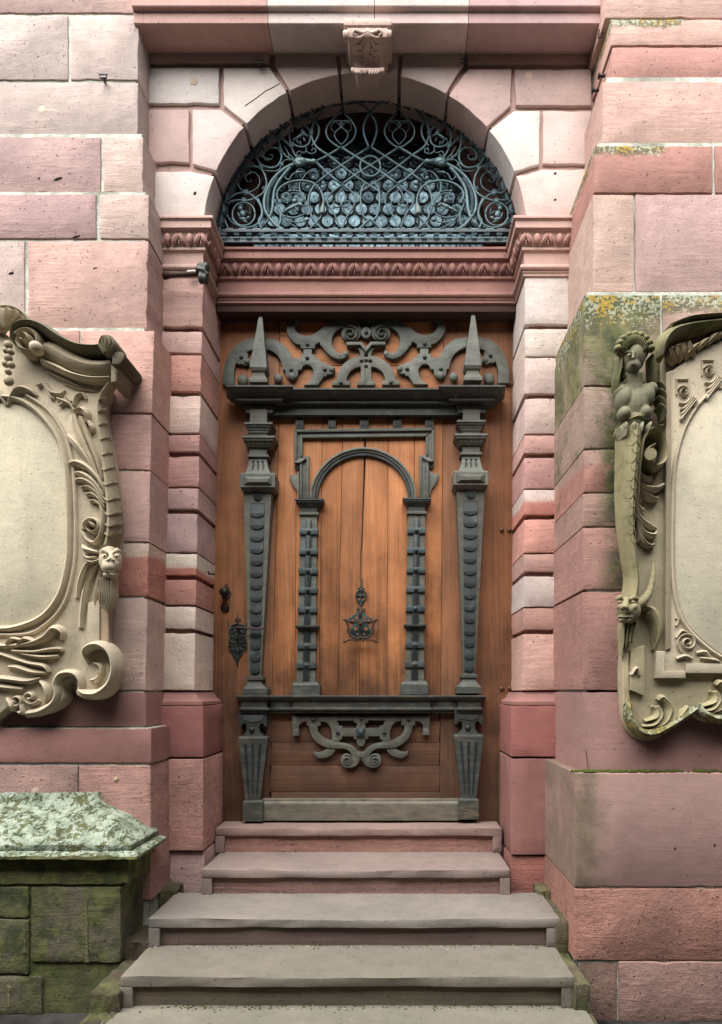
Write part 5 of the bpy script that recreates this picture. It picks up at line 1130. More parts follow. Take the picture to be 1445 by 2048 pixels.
# ================================================================== LEFT CARTOUCHE
CT = C(208, 190, 160); CT2 = C(176, 159, 129)
lc = thing('stone_cartouche', 'beige sandstone cartouche with oval field, shell, scrolls and bearded grotesque mask', 'cartouche', P(120, 1435, 3.75))
d0 = 3.76
body = [(-70, 690), (40, 690), (90, 720), (130, 750), (180, 765), (226, 772), (215, 795), (213, 820), (219, 860), (227, 900), (236, 950), (243, 1000), (245, 1040), (242, 1085), (238, 1110), (231, 1150), (226, 1200), (218, 1225), (217, 1270), (222, 1290), (236, 1303), (244, 1325), (244, 1350), (236, 1376), (218, 1393), (196, 1400), (176, 1398), (160, 1391), (156, 1384), (158, 1372), (152, 1363), (143, 1360), (133, 1363), (127, 1372), (128, 1385), (130, 1396), (118, 1412), (95, 1425), (70, 1432), (52, 1436), (45, 1425), (43, 1415), (20, 1410), (-70, 1405)]
body = [(x - 13 * max(0, x - 100) / 145, y) for x, y in body]
plate('back_slab', lc, smoothpoly(body, 2), d0, 0.13, 'carved', CT, 0.012, soot=0.05)
oval = [(17, 806), (45, 812), (80, 838), (112, 880), (127, 928), (133, 990), (134, 1080), (131, 1128), (117, 1184), (86, 1226), (44, 1246), (0, 1252), (-70, 1245), (-70, 880), (-40, 838), (-10, 812)]
plate('oval_field', lc, smoothpoly(oval, 3), d0 - 0.003, 0.01, 'carved', C(220, 207, 176), 0.002, soot=0.08)
ridges('field_moulding', lc, [[(x, y, 13, 0.034) for x, y in ((-70, 840), (-20, 800), (17, 797), (50, 806), (86, 833), (118, 876), (133, 926), (139, 990), (140, 1080), (137, 1130), (122, 1188), (90, 1231), (45, 1252), (0, 1258), (-70, 1250))],
    [(x, y, 8, 0.020) for x, y in ((55, 792), (98, 822), (130, 868), (146, 922), (152, 990), (153, 1085), (149, 1140), (131, 1206), (96, 1247), (48, 1269), (-70, 1266))]], d0, 'carved', CT)
ridges('field_scroll', lc, [[(19, 812, 6, 0.02), (30, 792, 13, 0.04), (46, 780, 15, 0.045), (64, 784, 12, 0.035), (76, 793, 5, 0.012)], [(15, 812, 6, 0.02), (4, 792, 13, 0.04), (-12, 780, 15, 0.045), (-40, 786, 12, 0.03)]], d0, 'carved', CT)
# broken pediment
pe = ridges('pediment_moulding', lc, [[(36, 690, 14, 0.08), (44, 670, 20, 0.10), (72, 662, 22, 0.12), (105, 672, 23, 0.13), (138, 694, 23, 0.135), (172, 711, 23, 0.14), (206, 715, 23, 0.14), (238, 711, 23, 0.14)]], d0, 'carved', C(120, 112, 88), moss=0.35, soot=0.55)
ridges('fascia', pe, [[(80, 700, 30, 0.055), (112, 707, 40, 0.07), (146, 727, 42, 0.085), (182, 741, 42, 0.09), (212, 744, 42, 0.09), (236, 741, 42, 0.09)]], d0, 'carved', CT2, soot=0.2)
ridges('fascia', pe, [[(90, 728, 14, 0.05), (120, 742, 18, 0.07), (152, 757, 16, 0.075), (190, 765, 14, 0.07), (228, 764, 14, 0.065)]], d0, 'carved', CT)
ridges('fascia', pe, [[(96, 745, 4, 0.03), (130, 762, 5, 0.03), (160, 776, 4, 0.03)], [(130, 768, 3, 0.02), (160, 779, 3, 0.02), (192, 783, 2, 0.01)]], d0, 'carved', CT)
plate('crown_return', pe, [(224, 702), (243, 703), (249, 708), (249, 715), (243, 724), (238, 728), (224, 728)], 3.622, 0.25, 'carved', C(120, 110, 86), 0.006, soot=0.5, moss=0.3)
plate('fascia_return', pe, [(222, 728), (239, 728), (238, 744), (234, 746), (233, 762), (222, 765)], 3.668, 0.2, 'carved', CT2, 0.005, soot=0.2)
ridges('volute', lc, [spiral(70, 699, 29, 3, 1.8, 215, 15, 10, 0.06, 0.12)], d0, 'carved', CT2, n=2, lift=0.03, soot=0.35)
mk('volute_eye', *ell_geo(P(74, 697, d0 - 0.12), (0.034, 0.05, 0.034), 0, 14, 8), 'carved', lc, CT, True)
sh = []
for a in range(-160, -19, 20):
    ca, sa = math.cos(math.radians(a)), math.sin(math.radians(a)); L_ = 44 if -110 < a < -70 else 46
    sh.append([(16 + 6 * ca, 664 + 6 * sa, 5, 0.03), (16 + 26 * ca, 664 + 26 * sa, 12, 0.055), (16 + 40 * ca, 664 + 40 * sa, 16, 0.05), (16 + L_ * ca, 664 + L_ * sa, 11, 0.02)])
so_ = ridges('shell', lc, sh, 3.74, 'carved', CT, 0.45, soot=0.25)
ridges('shell_rim', so_, [[(16 + 50 * math.cos(math.radians(a)), 664 + 48 * math.sin(math.radians(a)), 7, 0.03) for a in range(-165, -14, 15)]], 3.745, 'carved', CT2, soot=0.5)
b = MB()
for x, y, r in ((17, 690, 8), (13, 702, 6), (22, 704, 6), (17, 716, 8), (12, 728, 7), (23, 730, 7), (17, 744, 6), (18, 762, 10)): b.add(*ell_geo(P(x, y, 3.69), (r * 0.0027, 0.025, r * 0.0027), 0, 10, 8))
b.mk('husk_chain', 'carved', lc, CT2, True, soot=0.5)
ridges('bud', lc, [[(218 + k * 5, 708, 7, 0.03), (218 + k * 13, 694, 9, 0.05 - 0.012 * abs(k)), (218 + k * 8, 680, 7, 0.04), (218 + k * 3, 672, 2.5, 0.012)] for k in (-1.1, 1.1, -0.55, 0.55, 0)], 3.63, 'carved', C(150, 138, 106), soot=0.4, moss=0.3, base=0.12)
# flower spray under the pediment
ridges('flower_spray', lc, [[(94, 768, 6, 0.02), (104, 786, 9, 0.03), (122, 790, 8, 0.026), (132, 782, 4, 0.012)], [(96, 780, 5, 0.02), (106, 798, 7, 0.025), (112, 794, 4, 0.01)], [(118, 800, 8, 0.03), (134, 806, 9, 0.03), (145, 812, 8, 0.03), (150, 824, 6, 0.02)], [(122, 814, 9, 0.025), (132, 806, 8, 0.02)], [(150, 812, 7, 0.026), (156, 796, 8, 0.03), (168, 790, 7, 0.03), (174, 800, 5, 0.02)], [(78, 775, 9, 0.03), (86, 770, 6, 0.02)], [(34, 782, 5, 0.02), (52, 780, 5, 0.02), (72, 786, 4, 0.014)], [(136, 796, 7, 0.025), (146, 806, 7, 0.025)]], d0, 'carved', CT)
# acanthus leaves sweeping along the right side
ridges('acanthus_leaf', lc, [[(152, 824, 8, 0.03), (168, 822, 16, 0.05), (178, 832, 14, 0.05), (176, 848, 9, 0.03)], [(150, 830, 10, 0.03), (154, 850, 15, 0.05), (170, 885, 14, 0.05), (190, 930, 11, 0.045), (205, 975, 6, 0.03)], [(180, 845, 9, 0.04), (188, 858, 11, 0.045), (186, 868, 8, 0.03)], [(166, 838, 8, 0.05), (178, 872, 10, 0.055), (196, 918, 9, 0.05), (208, 960, 5, 0.03)], [(138, 872, 9, 0.02), (152, 885, 14, 0.045), (172, 908, 13, 0.05), (198, 950, 7, 0.03)], [(141, 880, 8, 0.02), (158, 898, 9, 0.04), (178, 922, 6, 0.03)]], d0, 'carved', CT, 0.25)
ridges('acanthus_leaf', lc, [[(142, 930, 10, 0.03), (158, 928, 16, 0.05), (180, 938, 15, 0.055), (200, 958, 11, 0.05), (213, 985, 6, 0.03)], [(152, 948, 9, 0.02), (168, 950, 12, 0.045), (190, 964, 11, 0.05), (210, 992, 6, 0.03)], [(153, 962, 9, 0.02), (170, 962, 13, 0.045), (192, 974, 11, 0.05), (211, 1000, 6, 0.03)], [(165, 976, 7, 0.02), (180, 976, 10, 0.04), (198, 988, 9, 0.045), (212, 1008, 5, 0.03)], [(175, 990, 8, 0.02), (188, 990, 10, 0.04), (202, 1000, 8, 0.04), (212, 1016, 4, 0.03)], [(182, 1004, 6, 0.02), (194, 1004, 8, 0.035), (206, 1014, 5, 0.03)]], d0, 'carved', CT, 0.2)
# spine with overlapping scales
pth = crom([(226, 770, 12, 0.05), (208, 800, 13, 0.055), (208, 850, 15, 0.06), (216, 910, 18, 0.065), (224, 970, 22, 0.075), (231, 1030, 26, 0.085), (230, 1070, 26, 0.085), (222, 1095, 20, 0.07)], 6)
sp = ridges('scaled_spine', lc, [[(226, 770, 12, 0.05), (206, 805, 13, 0.055), (207, 850, 16, 0.06), (216, 910, 20, 0.065), (224, 970, 25, 0.075), (231, 1030, 28, 0.085), (230, 1070, 28, 0.085), (222, 1095, 22, 0.07)]], d0, 'carved', CT2, n=6, soot=0.3)
for i in range(11):
    x, y, w_, h = pth[6 + i * 3]; w_ *= 0.55
    ridges('scale', sp, [[(x - w_, y - 6, 3, h * 0.25), (x - w_ * 0.75, y + 2, 4, h * 0.75 + 0.004), (x + 1, y + 9, 5, h + 0.009), (x + w_ * 0.8, y + 2, 4, h * 0.75 + 0.004), (x + w_, y - 6, 3, h * 0.25)]], d0, 'carved', CT2, soot=0.3, base=0.0)
ridges('volute', lc, [[(200, 1000, 5, 0.03), (210, 1030, 9, 0.05), (209, 1065, 10, 0.055), (196, 1088, 10, 0.055), (178, 1080, 10, 0.05), (168, 1062, 8, 0.045)], spiral(190, 1056, 20, 3, 1.6, 165, 9, 6, 0.04, 0.085)], d0, 'carved', CT, n=3)
# grotesque mask
k = 3.68 / F
b = MB()
def blob(x, y, rx, ry, rd, d): b.add(*ell_geo(P(x, y, d), (rx * k, rd, ry * k), 0, 14, 10))
blob(222, 1122, 21, 30, 0.085, 3.72); blob(222, 1134, 18, 13, 0.05, 3.645); blob(222, 1150, 15, 8, 0.045, 3.655)
for s_ in (-1, 1):
    b.add(*tube_geo([P(222 + s_ * 5, 1105, 3.635), P(222 + s_ * 13, 1100, 3.64), P(222 + s_ * 21, 1104, 3.665)], [0.010, 0.015, 0.009], 8)); blob(222 + s_ * 9, 1128, 8, 8, 0.03, 3.635); blob(222 + s_ * 6, 1121, 5, 4, 0.02, 3.617)
b.add(*tube_geo([P(222, 1104, 3.635), P(223, 1113, 3.62), P(223, 1120, 3.607)], [0.012, 0.013, 0.017], 8))
ma = remeshed(b, 'grotesque_mask', 0.006, 'carved', lc, CT, 2, soot=0.1)
b = MB()
for s_ in (-1, 1): b.add(*ell_geo(P(222 + s_ * 12, 1112, 3.638), (0.0135, 0.012, 0.0115), 0, 12, 8)); 
b.mk('eyes', 'carved', ma, C(222, 206, 172), True)
b = MB()
for s_ in (-1, 1): b.add(*ell_geo(P(222 + s_ * 12, 1112, 3.6265), (0.0045, 0.004, 0.005), 0, 8, 6)); b.add(*ell_geo(P(222 + s_ * 5, 1121, 3.601), (0.0045, 0.004, 0.004), 0, 8, 6))
b.mk('pupils', 'dark', ma, None, True)
b = MB(); b.add(*tube_geo([P(206, 1142, 3.63), P(214, 1143, 3.605), P(222, 1144, 3.60), P(230, 1143, 3.605), P(237, 1142, 3.63)], 0.005, 8)); b.mk('mouth_line', 'carved', ma, C(96, 80, 58), True)
ridges('beard', ma, [[(206 + 5 * i, 1158, 9, 0.06), (203 + 5.5 * i, 1175, 8, 0.06), (207 + 4.8 * i, 1192, 8, 0.05), (204 + 4.6 * i, 1208, 7, 0.035), (209 + 3.4 * i, 1224 - abs(i - 2) * 3, 4, 0.02)] for i in range(6)], 3.70, 'carved', CT, soot=0.15)
ridges('ear_tuft', ma, [[(168, 1092, 9, 0.03), (175, 1100, 12, 0.05), (188, 1104, 10, 0.05), (200, 1106, 6, 0.04)], [(170, 1110, 8, 0.03), (180, 1118, 10, 0.04), (196, 1116, 8, 0.04)], [(176, 1122, 6, 0.03), (188, 1126, 8, 0.04), (204, 1122, 6, 0.04)]], 3.73, 'carved', CT)
ridges('drapery', lc, [[(202, 1120, 10, 0.05), (180, 1130, 12, 0.05), (165, 1160, 13, 0.045), (156, 1196, 9, 0.02)], [(204, 1128, 10, 0.05), (186, 1150, 13, 0.05), (172, 1195, 15, 0.045), (163, 1256, 12, 0.02)], [(206, 1140, 8, 0.05), (200, 1170, 11, 0.045), (195, 1200, 11, 0.04), (194, 1224, 8, 0.015)], [(196, 1126, 6, 0.055), (180, 1160, 7, 0.055), (170, 1184, 4, 0.03)]], d0, 'carved', CT, 0.15)
plate('strip', lc, [(176, 1205), (200, 1200), (199, 1292), (172, 1292)], d0 - 0.028, 0.04, 'carved', CT, 0.005); plate('strip', lc, [(201, 1215), (219, 1210), (217, 1290), (201, 1292)], d0 - 0.016, 0.03, 'carved', C(206, 176, 142), 0.005)
# big foot volute and its neighbour round the notch
ridges('foot_volute', lc, [[(178, 1326, 6, 0.02), (174, 1306, 12, 0.06), (188, 1293, 17, 0.09), (210, 1291, 19, 0.10), (230, 1306, 20, 0.10), (238, 1335, 19, 0.10), (228, 1367, 20, 0.09), (203, 1386, 20, 0.08), (178, 1387, 17, 0.065), (162, 1380, 10, 0.04)], [(190, 1326, 5, 0.02), (204, 1332, 10, 0.035), (206, 1346, 11, 0.04), (196, 1358, 11, 0.035), (183, 1360, 6, 0.02)], [(200, 1342, 5, 0.05), (204, 1356, 6, 0.05), (192, 1366, 5, 0.03)]], d0, 'carved', CT, n=6, soot=0.1)
ridges('notch_scroll', lc, [[(163, 1384, 8, 0.03), (166, 1366, 13, 0.045), (158, 1350, 15, 0.05), (142, 1345, 15, 0.05), (124, 1350, 15, 0.05), (115, 1368, 14, 0.05), (118, 1388, 12, 0.045), (108, 1408, 15, 0.045), (84, 1422, 17, 0.04), (56, 1427, 14, 0.03)], [(84, 1362, 8, 0.03), (96, 1374, 14, 0.05), (100, 1392, 11, 0.045), (92, 1404, 5, 0.02)]], d0, 'carved', CT, n=6)
ridges('acanthus_leaf', lc, [[(-40, 1286, 10, 0.03), (10, 1292, 10, 0.04), (60, 1288, 11, 0.05), (95, 1275, 15, 0.06), (114, 1258, 18, 0.065), (128, 1264, 13, 0.05), (126, 1280, 8, 0.03)], [(20, 1290, 6, 0.05), (30, 1278, 9, 0.05), (45, 1280, 6, 0.03)], [(40, 1294, 7, 0.05), (56, 1278, 11, 0.055), (74, 1284, 7, 0.03)], [(30, 1302, 6, 0.04), (72, 1304, 8, 0.045), (100, 1300, 10, 0.045), (124, 1298, 9, 0.04), (127, 1304, 5, 0.02)], [(50, 1308, 6, 0.04), (90, 1314, 9, 0.045), (120, 1312, 7, 0.03)]], d0, 'carved', CT, 0.2)
ridges('acanthus_leaf', lc, [[(-40, 1296, 8, 0.03), (10, 1310, 9, 0.04), (60, 1326, 9, 0.045), (92, 1332, 11, 0.05), (101, 1344, 8, 0.03)], [(20, 1334, 8, 0.03), (40, 1335, 12, 0.045), (70, 1344, 11, 0.045), (96, 1346, 7, 0.03)], [(-40, 1352, 10, 0.03), (20, 1358, 13, 0.05), (60, 1362, 12, 0.045), (84, 1356, 6, 0.03)], [(-40, 1368, 10, 0.03), (10, 1374, 12, 0.04), (50, 1378, 8, 0.03)]], d0, 'carved', CT, 0.2)
ridges('rosette', lc, [spiral(66, 1394, 16, 2, 1.3, 20, 9, 6, 0.03, 0.06), spiral(38, 1400, 14, 2, -1.2, 160, 8, 5, 0.03, 0.055), [(18, 1396, 9, 0.03), (30, 1412, 12, 0.05), (26, 1422, 6, 0.02)], [(48, 1408, 8, 0.04), (50, 1424, 11, 0.045), (38, 1424, 6, 0.02)]], d0, 'carved', CT, n=3)

# ================================================================== RIGHT CARTOUCHE
rc_ = thing('stone_cartouche', 'mossy beige sandstone cartouche with winged woman term and goat mask', 'cartouche', P(1350, 1470, 3.45))
d1 = 3.44
MOS = dict(moss=0.45)
plate('back_slab', rc_, smoothpoly([(1238, 850, 0), (1330, 850, 0), (1330, 700, 0), (1400, 670, 0), (1510, 640, 0), (1510, 1442), (1470, 1446), (1440, 1447), (1410, 1443), (1390, 1430, 0), (1370, 1443), (1340, 1462), (1312, 1478), (1290, 1481), (1268, 1472), (1252, 1450), (1246, 1410), (1243, 1340), (1252, 1250), (1262, 1180), (1250, 1090), (1240, 980)], 3), d1 + 0.03, 0.07, 'carved', C(186, 172, 138), 0.008, moss=0.28)
plate('frame_slab', rc_, [(1333, 745), (1350, 738), (1400, 700), (1510, 650), (1510, 1347), (1373, 1347), (1373, 1357), (1312, 1357), (1312, 1302), (1333, 1302)], d1, 0.04, 'carved', CT, 0.005, moss=0.12)
ov2 = [(1510, 730), (1445, 775), (1408, 808), (1378, 852), (1362, 900), (1353, 960), (1350, 1100), (1354, 1178), (1368, 1234), (1400, 1274), (1445, 1308), (1510, 1335)]
plate('oval_field', rc_, smoothpoly([(x, y, 0) if i in (0, len(ov2) - 1) else (x, y) for i, (x, y) in enumerate(ov2)], 3), d1 - 0.003, 0.01, 'carved', C(220, 207, 178), 0.002, soot=0.08)
ridges('field_moulding', rc_, [[(x, y, 9, 0.016) for x, y in ((1510, 722), (1443, 768), (1403, 803), (1373, 849), (1356, 899), (1347, 960), (1344, 1100), (1348, 1180), (1363, 1238), (1396, 1280), (1443, 1315), (1510, 1342))]], d1, 'carved', CT)
plate('frame_strip', rc_, [(1333, 748), (1343, 744), (1343, 1296), (1333, 1300)], d1 - 0.012, 0.03, 'carved', CT2, 0.003, moss=0.25)
plate('frame_strip', rc_, [(1373, 1327), (1510, 1327), (1510, 1346), (1373, 1346)], d1 - 0.014, 0.03, 'carved', CT, 0.004); plate('frame_strip', rc_, [(1313, 1303), (1330, 1303), (1330, 1342), (1372, 1342), (1372, 1356), (1313, 1356)], d1 - 0.014, 0.03, 'carved', CT, 0.004, moss=0.2)
# key-pattern corners with scroll leaves
def L_(x, y): ridges('key_fret', rc_, [[(x, y + 30, 4, 0.012), (x, y, 4, 0.012)], [(x - 2, y, 4, 0.012), (x + 24, y, 4, 0.012)], [(x + 24, y - 2, 4, 0.012), (x + 24, y + 22, 4, 0.012)]], d1, 'carved', CT, n=1)
L_(1353, 760); L_(1404, 722); 
for x, y in ((1366, 785), (1417, 744)): ridges('scroll_leaf', rc_, [spiral(x, y, 13, 2, 1.7, 200, 5, 3, 0.016, 0.03)] + [[(x + 14 + 3 * i, y + 10 + 3 * i, 5, 0.02), (x + 4 - 2 * i, y + 24 + 9 * i, 8, 0.022), (x - 8 + 2 * i, y + 22 + 12 * i, 5, 0.012)] for i in range(4)] + [[(x + 18 + 3 * i, y + 12 + 2 * i, 5, 0.018), (x + 26 + 2 * i, y + 20 + 6 * i, 6, 0.016), (x + 22, y + 30 + 5 * i, 4, 0.01)] for i in range(2)], d1, 'carved', CT, n=3)
ridges('scroll_leaf', rc_, [spiral(1374, 1285, 22, 2, 2.0, 120, 5.5, 4, 0.014, 0.028), [(1352, 1252, 5, 0.014), (1356, 1240, 6, 0.016), (1350, 1236, 4, 0.01)], [(1352, 1276, 5, 0.014), (1362, 1262, 8, 0.02), (1374, 1266, 5, 0.014)], [(1392, 1306, 6, 0.014), (1410, 1304, 9, 0.02), (1420, 1318, 6, 0.014)], [(1352, 1318, 6, 0.016), (1368, 1312, 9, 0.022), (1384, 1318, 6, 0.014)], [(1400, 1316, 5, 0.014), (1428, 1320, 8, 0.018), (1440, 1326, 4, 0.01)]], d1, 'carved', CT, n=3)
# broken wing scroll at the top
wg = ridges('wing_scroll', rc_, [[(1316, 722, 16, 0.07), (1318, 700, 26, 0.10), (1334, 680, 32, 0.11), (1366, 668, 28, 0.10), (1410, 660, 26, 0.09), (1510, 648, 26, 0.08)], [(1330, 668, 12, 0.11), (1370, 654, 12, 0.11), (1440, 646, 12, 0.10), (1510, 640, 12, 0.1)]], d1 + 0.01, 'carved', C(150, 138, 102), moss=0.6)
ridges('wing_feather', wg, [[(1336 + 12 * i, 700 - 3 * i, 10, 0.05), (1340 + 13 * i, 714 - 3 * i, 13, 0.05), (1350 + 13 * i, 728 - 5 * i, 8, 0.02)] for i in range(4)] + [[(1372 + 20 * i, 712 - 11 * i, 10, 0.03), (1384 + 20 * i, 700 - 11 * i, 14, 0.045), (1398 + 20 * i, 690 - 10 * i, 8, 0.03)] for i in range(4)], d1, 'carved', C(196, 172, 136), 0.2)
# --- the woman
k = 3.40 / F
b = MB()
fy = 3.36
def bl(x, y, rx, ry, rd, d, rot=0.0): b.add(*ell_geo(P(x, y, d), (rx * k, rd, ry * k), rot, 16, 12))
bl(1268, 812, 30, 42, 0.085, 3.42); bl(1248, 800, 17, 26, 0.07, 3.41); bl(1290, 795, 18, 26, 0.07, 3.41); bl(1242, 785, 14, 14, 0.06, 3.42); bl(1300, 782, 14, 15, 0.06, 3.42)
bl(1248, 829, 13, 14, 0.048, 3.375); bl(1289, 827, 14, 15, 0.048, 3.375); bl(1268, 845, 28, 22, 0.07, 3.41)
b.add(*tube_geo([P(1268, 786, 3.40), P(1268, 766, 3.385), P(1268, 748, 3.375)], [0.052, 0.040, 0.040], 14))
bl(1268, 715, 22, 29, 0.070, 3.368, 0.05); bl(1267, 734, 14, 13, 0.044, 3.347)
for s_ in (-1, 1): b.add(*tube_geo([P(1267.5 + s_ * 4, 704.5, 3.3035), P(1267.5 + s_ * 10, 702.5, 3.305), P(1267.5 + s_ * 16, 705.5, 3.322)], [0.004, 0.005, 0.004], 8))
b.add(*tube_geo([P(1267.5, 703, 3.305), P(1267, 711, 3.298), P(1266.5, 718, 3.289)], [0.006, 0.0065, 0.009], 8))
bl(1266.5, 727, 5.5, 1.6, 0.008, 3.304); bl(1266.5, 731.5, 4.8, 1.8, 0.008, 3.305)
fg = remeshed(b, 'female_figure', 0.0038, 'carved', rc_, C(140, 134, 106), 2, moss=0.38, lz=zpx(690, 3.4), lh=0.4, la=0.22, lx=xpx(1270, 3.4), lw=0.3)
b = MB()
for s_ in (-1, 1): b.add(*ell_geo(P(1267.5 + s_ * 9.5, 710.5, 3.3115), (0.0095, 0.008, 0.0055), 0, 12, 8))
b.mk('eyes', 'carved', fg, C(190, 176, 130), True)
b = MB(); b.add(*tube_geo([P(1262, 729.2, 3.3005), P(1266.5, 729.5, 3.297), P(1271, 729.2, 3.3005)], 0.0024, 6)); b.mk('mouth_line', 'dark', fg, None, True)
hr = []
for i in range(15):
    a = math.radians(200 + 140 * i / 14); hr.append([(1268 + 17 * math.cos(a), 712 + 20 * math.sin(a), 4, 0.02), (1268 + 22 * math.cos(a), 710 + 30 * math.sin(a), 6, 0.03), (1268 + 28 * math.cos(a), 708 + 36 * math.sin(a), 5, 0.015)])
ridges('hair', fg, hr, 3.33, 'carved', C(120, 112, 78), moss=0.6, base=0.06)
b = MB()
for i in range(9):
    a = math.radians(188 + 164 * i / 8); b.add(*ell_geo(P(1269 + 33 * math.cos(a), 702 + 32 * math.sin(a), 3.355), (0.0215, 0.028, 0.017), 0, 10, 8))
b.add(*tube_geo([P(1269 + 30 * math.cos(math.radians(a)), 704 + 30 * math.sin(math.radians(a)), 3.365) for a in range(186, 356, 14)], 0.018, 8))
b.add(*ell_geo(P(1268, 700, 3.40), (0.075, 0.06, 0.075), 0, 14, 10))
b.mk('diadem', 'carved', fg, C(150, 140, 100), True, moss=0.55, soot=0.4)
ridges('hair_lock', fg, [[(1238, 722, 8, 0.06), (1236, 742, 13, 0.07), (1232, 765, 13, 0.06), (1234, 790, 9, 0.03)], [(1244, 742, 8, 0.07), (1244, 762, 8, 0.05)]], 3.42, 'carved', C(128, 118, 84), moss=0.65)
ridges('hair_lock', fg, [[(1298, 718, 8, 0.06), (1302, 740, 15, 0.07), (1304, 762, 15, 0.06), (1306, 780, 9, 0.04)]], 3.42, 'carved', C(128, 118, 84), moss=0.65)
ridges('wing_feather', fg, [[(1310 + 2 * (i % 2), 770 + 15 * i, 12, 0.05), (1322 + 2 * (i % 2), 780 + 15 * i, 16, 0.05), (1324, 800 + 15 * i, 9, 0.02)] for i in range(4)], 3.43, 'carved', C(120, 112, 80), moss=0.65)
# leaf collar, scaled body, console volute
ridges('leaf_collar', rc_, [[(1240 + 16 * i, 858, 12, 0.10), (1239 + 15 * i, 868, 18, 0.13), (1240 + 14 * i, 884 - 3 * (i % 2), 7, 0.10)] for i in range(4)] + [[(1236, 858, 14, 0.08), (1262, 850, 18, 0.12), (1290, 856, 14, 0.10)]], 3.45, 'carved', C(196, 186, 150), lz=zpx(840, 3.4), lh=0.2, la=0.7, lx=xpx(1260, 3.4), lw=0.3)
tb = ridges('scaled_body', rc_, [[(1258, 866, 46, 0.13), (1253, 930, 42, 0.14), (1250, 990, 37, 0.13), (1250, 1050, 31, 0.115), (1256, 1110, 27, 0.10), (1262, 1160, 26, 0.10), (1258, 1200, 30, 0.10)]], 3.46, 'carved', C(164, 152, 108), n=8, moss=0.5)
def body_at(y, dx):
    ks = ((866, 1258, 46, 0.13), (930, 1253, 42, 0.14), (990, 1250, 37, 0.13), (1050, 1250, 31, 0.115), (1110, 1256, 27, 0.10), (1160, 1262, 26, 0.10))
    for a, c in zip(ks, ks[1:]):
        if a[0] <= y <= c[0]:
            t = (y - a[0]) / (c[0] - a[0]); x, w_, h = (a[n_] + (c[n_] - a[n_]) * t for n_ in (1, 2, 3)); break
    q = min(0.98, abs(dx) / (w_ / 2)); return x + dx, h * (1 - q ** 1.9) ** 0.8
for i in range(13):
    y = 884 + 17 * i
    for j in ((-1, 1) if i % 2 else (0,)):
        w_ = 7.5 - 0.2 * i; pts = []
        for ux, uy, ww in ((-1, -6, 2.0), (-0.75, 2, 2.6), (0, 7, 3.0), (0.75, 2, 2.6), (1, -6, 2.0)):
            x, h = body_at(y + uy, j * (8 - 0.25 * i) + ux * w_); pts.append((x, y + uy, ww, h + 0.0035))
        ridges('scale', tb, [pts], 3.46, 'carved', C(170, 160, 112), moss=0.45, base=0.0)
ridges('console_volute', rc_, [[(1268, 1040, 8, 0.06), (1268, 990, 9, 0.08), (1270, 930, 9, 0.10), (1276, 890, 10, 0.11), (1292, 872, 11, 0.115), (1310, 880, 11, 0.11), (1320, 905, 11, 0.10), (1318, 932, 12, 0.10), (1300, 942, 12, 0.10), (1285, 930, 9, 0.10), (1284, 910, 8, 0.10), (1296, 902, 8, 0.11)]], 3.46, 'carved', C(178, 164, 122), n=5, moss=0.35)
V, Fc = tube_geo([P(1300, 915, 3.44), P(1302, 908, 3.32)], [0.034, 0.028], 14); mk('volute_pin', V, Fc, 'carved', rc_, C(170, 158, 116), 40, moss=0.35)
ridges('acanthus_leaf', rc_, [[(1268, 935, 7, 0.04), (1280, 955, 12, 0.05), (1298, 960, 12, 0.045), (1302, 952, 7, 0.02)], [(1268, 960, 7, 0.04), (1285, 978, 14, 0.06), (1310, 980, 15, 0.055), (1326, 970, 9, 0.03)], [(1268, 975, 7, 0.04), (1288, 992, 12, 0.055), (1306, 1000, 11, 0.045), (1315, 996, 6, 0.02)], [(1270, 960, 5, 0.05), (1275, 990, 8, 0.045), (1282, 1006, 5, 0.02)]], d1 + 0.02, 'carved', CT, 0.2, moss=0.2)
ridges('acanthus_leaf', rc_, [[(1270, 1005, 7, 0.03), (1278, 1022, 13, 0.05), (1286, 1020, 8, 0.03)], [(1268, 1015, 7, 0.03), (1278, 1040, 13, 0.05), (1296, 1054, 14, 0.05), (1312, 1058, 8, 0.02)], [(1270, 1035, 7, 0.03), (1284, 1066, 12, 0.05), (1304, 1072, 12, 0.045), (1312, 1064, 6, 0.02)], [(1272, 1040, 6, 0.03), (1282, 1080, 11, 0.045), (1296, 1092, 10, 0.04), (1308, 1090, 6, 0.02)], [(1274, 1050, 5, 0.03), (1278, 1075, 8, 0.03), (1276, 1084, 4, 0.01)]], d1 + 0.02, 'carved', CT, 0.2, moss=0.2)
# goat mask
b = MB()
bl(1258, 1222, 22, 26, 0.08, 3.40); bl(1250, 1222, 14, 13, 0.06, 3.35); bl(1250, 1236, 15, 8, 0.045, 3.35)
for s_, ex in ((-1, 1240), (1, 1268)):
    b.add(*tube_geo([P(ex - 8, 1199, 3.34), P(ex, 1194, 3.325), P(ex + 9, 1199, 3.345)], [0.010, 0.015, 0.010], 8)); bl(ex + (2 if s_ < 0 else -1), 1214, 8, 7, 0.03, 3.34)
b.add(*tube_geo([P(1254, 1196, 3.33), P(1252, 1208, 3.31), P(1250, 1218, 3.295)], [0.014, 0.016, 0.019], 8)); bl(1250, 1242, 12, 4, 0.03, 3.335)
gm = remeshed(b, 'goat_mask', 0.006, 'carved', rc_, C(164, 150, 110), 2, moss=0.3, soot=0.2)
b = MB()
for ex in (1240, 1267): b.add(*ell_geo(P(ex, 1204, 3.332), (0.012, 0.010, 0.010), 0, 12, 8))
b.mk('eyes', 'carved', gm, C(180, 166, 124), True)
b = MB()
for ex in (1244, 1255): b.add(*ell_geo(P(ex, 1219, 3.287), (0.005, 0.004, 0.004), 0, 8, 6))
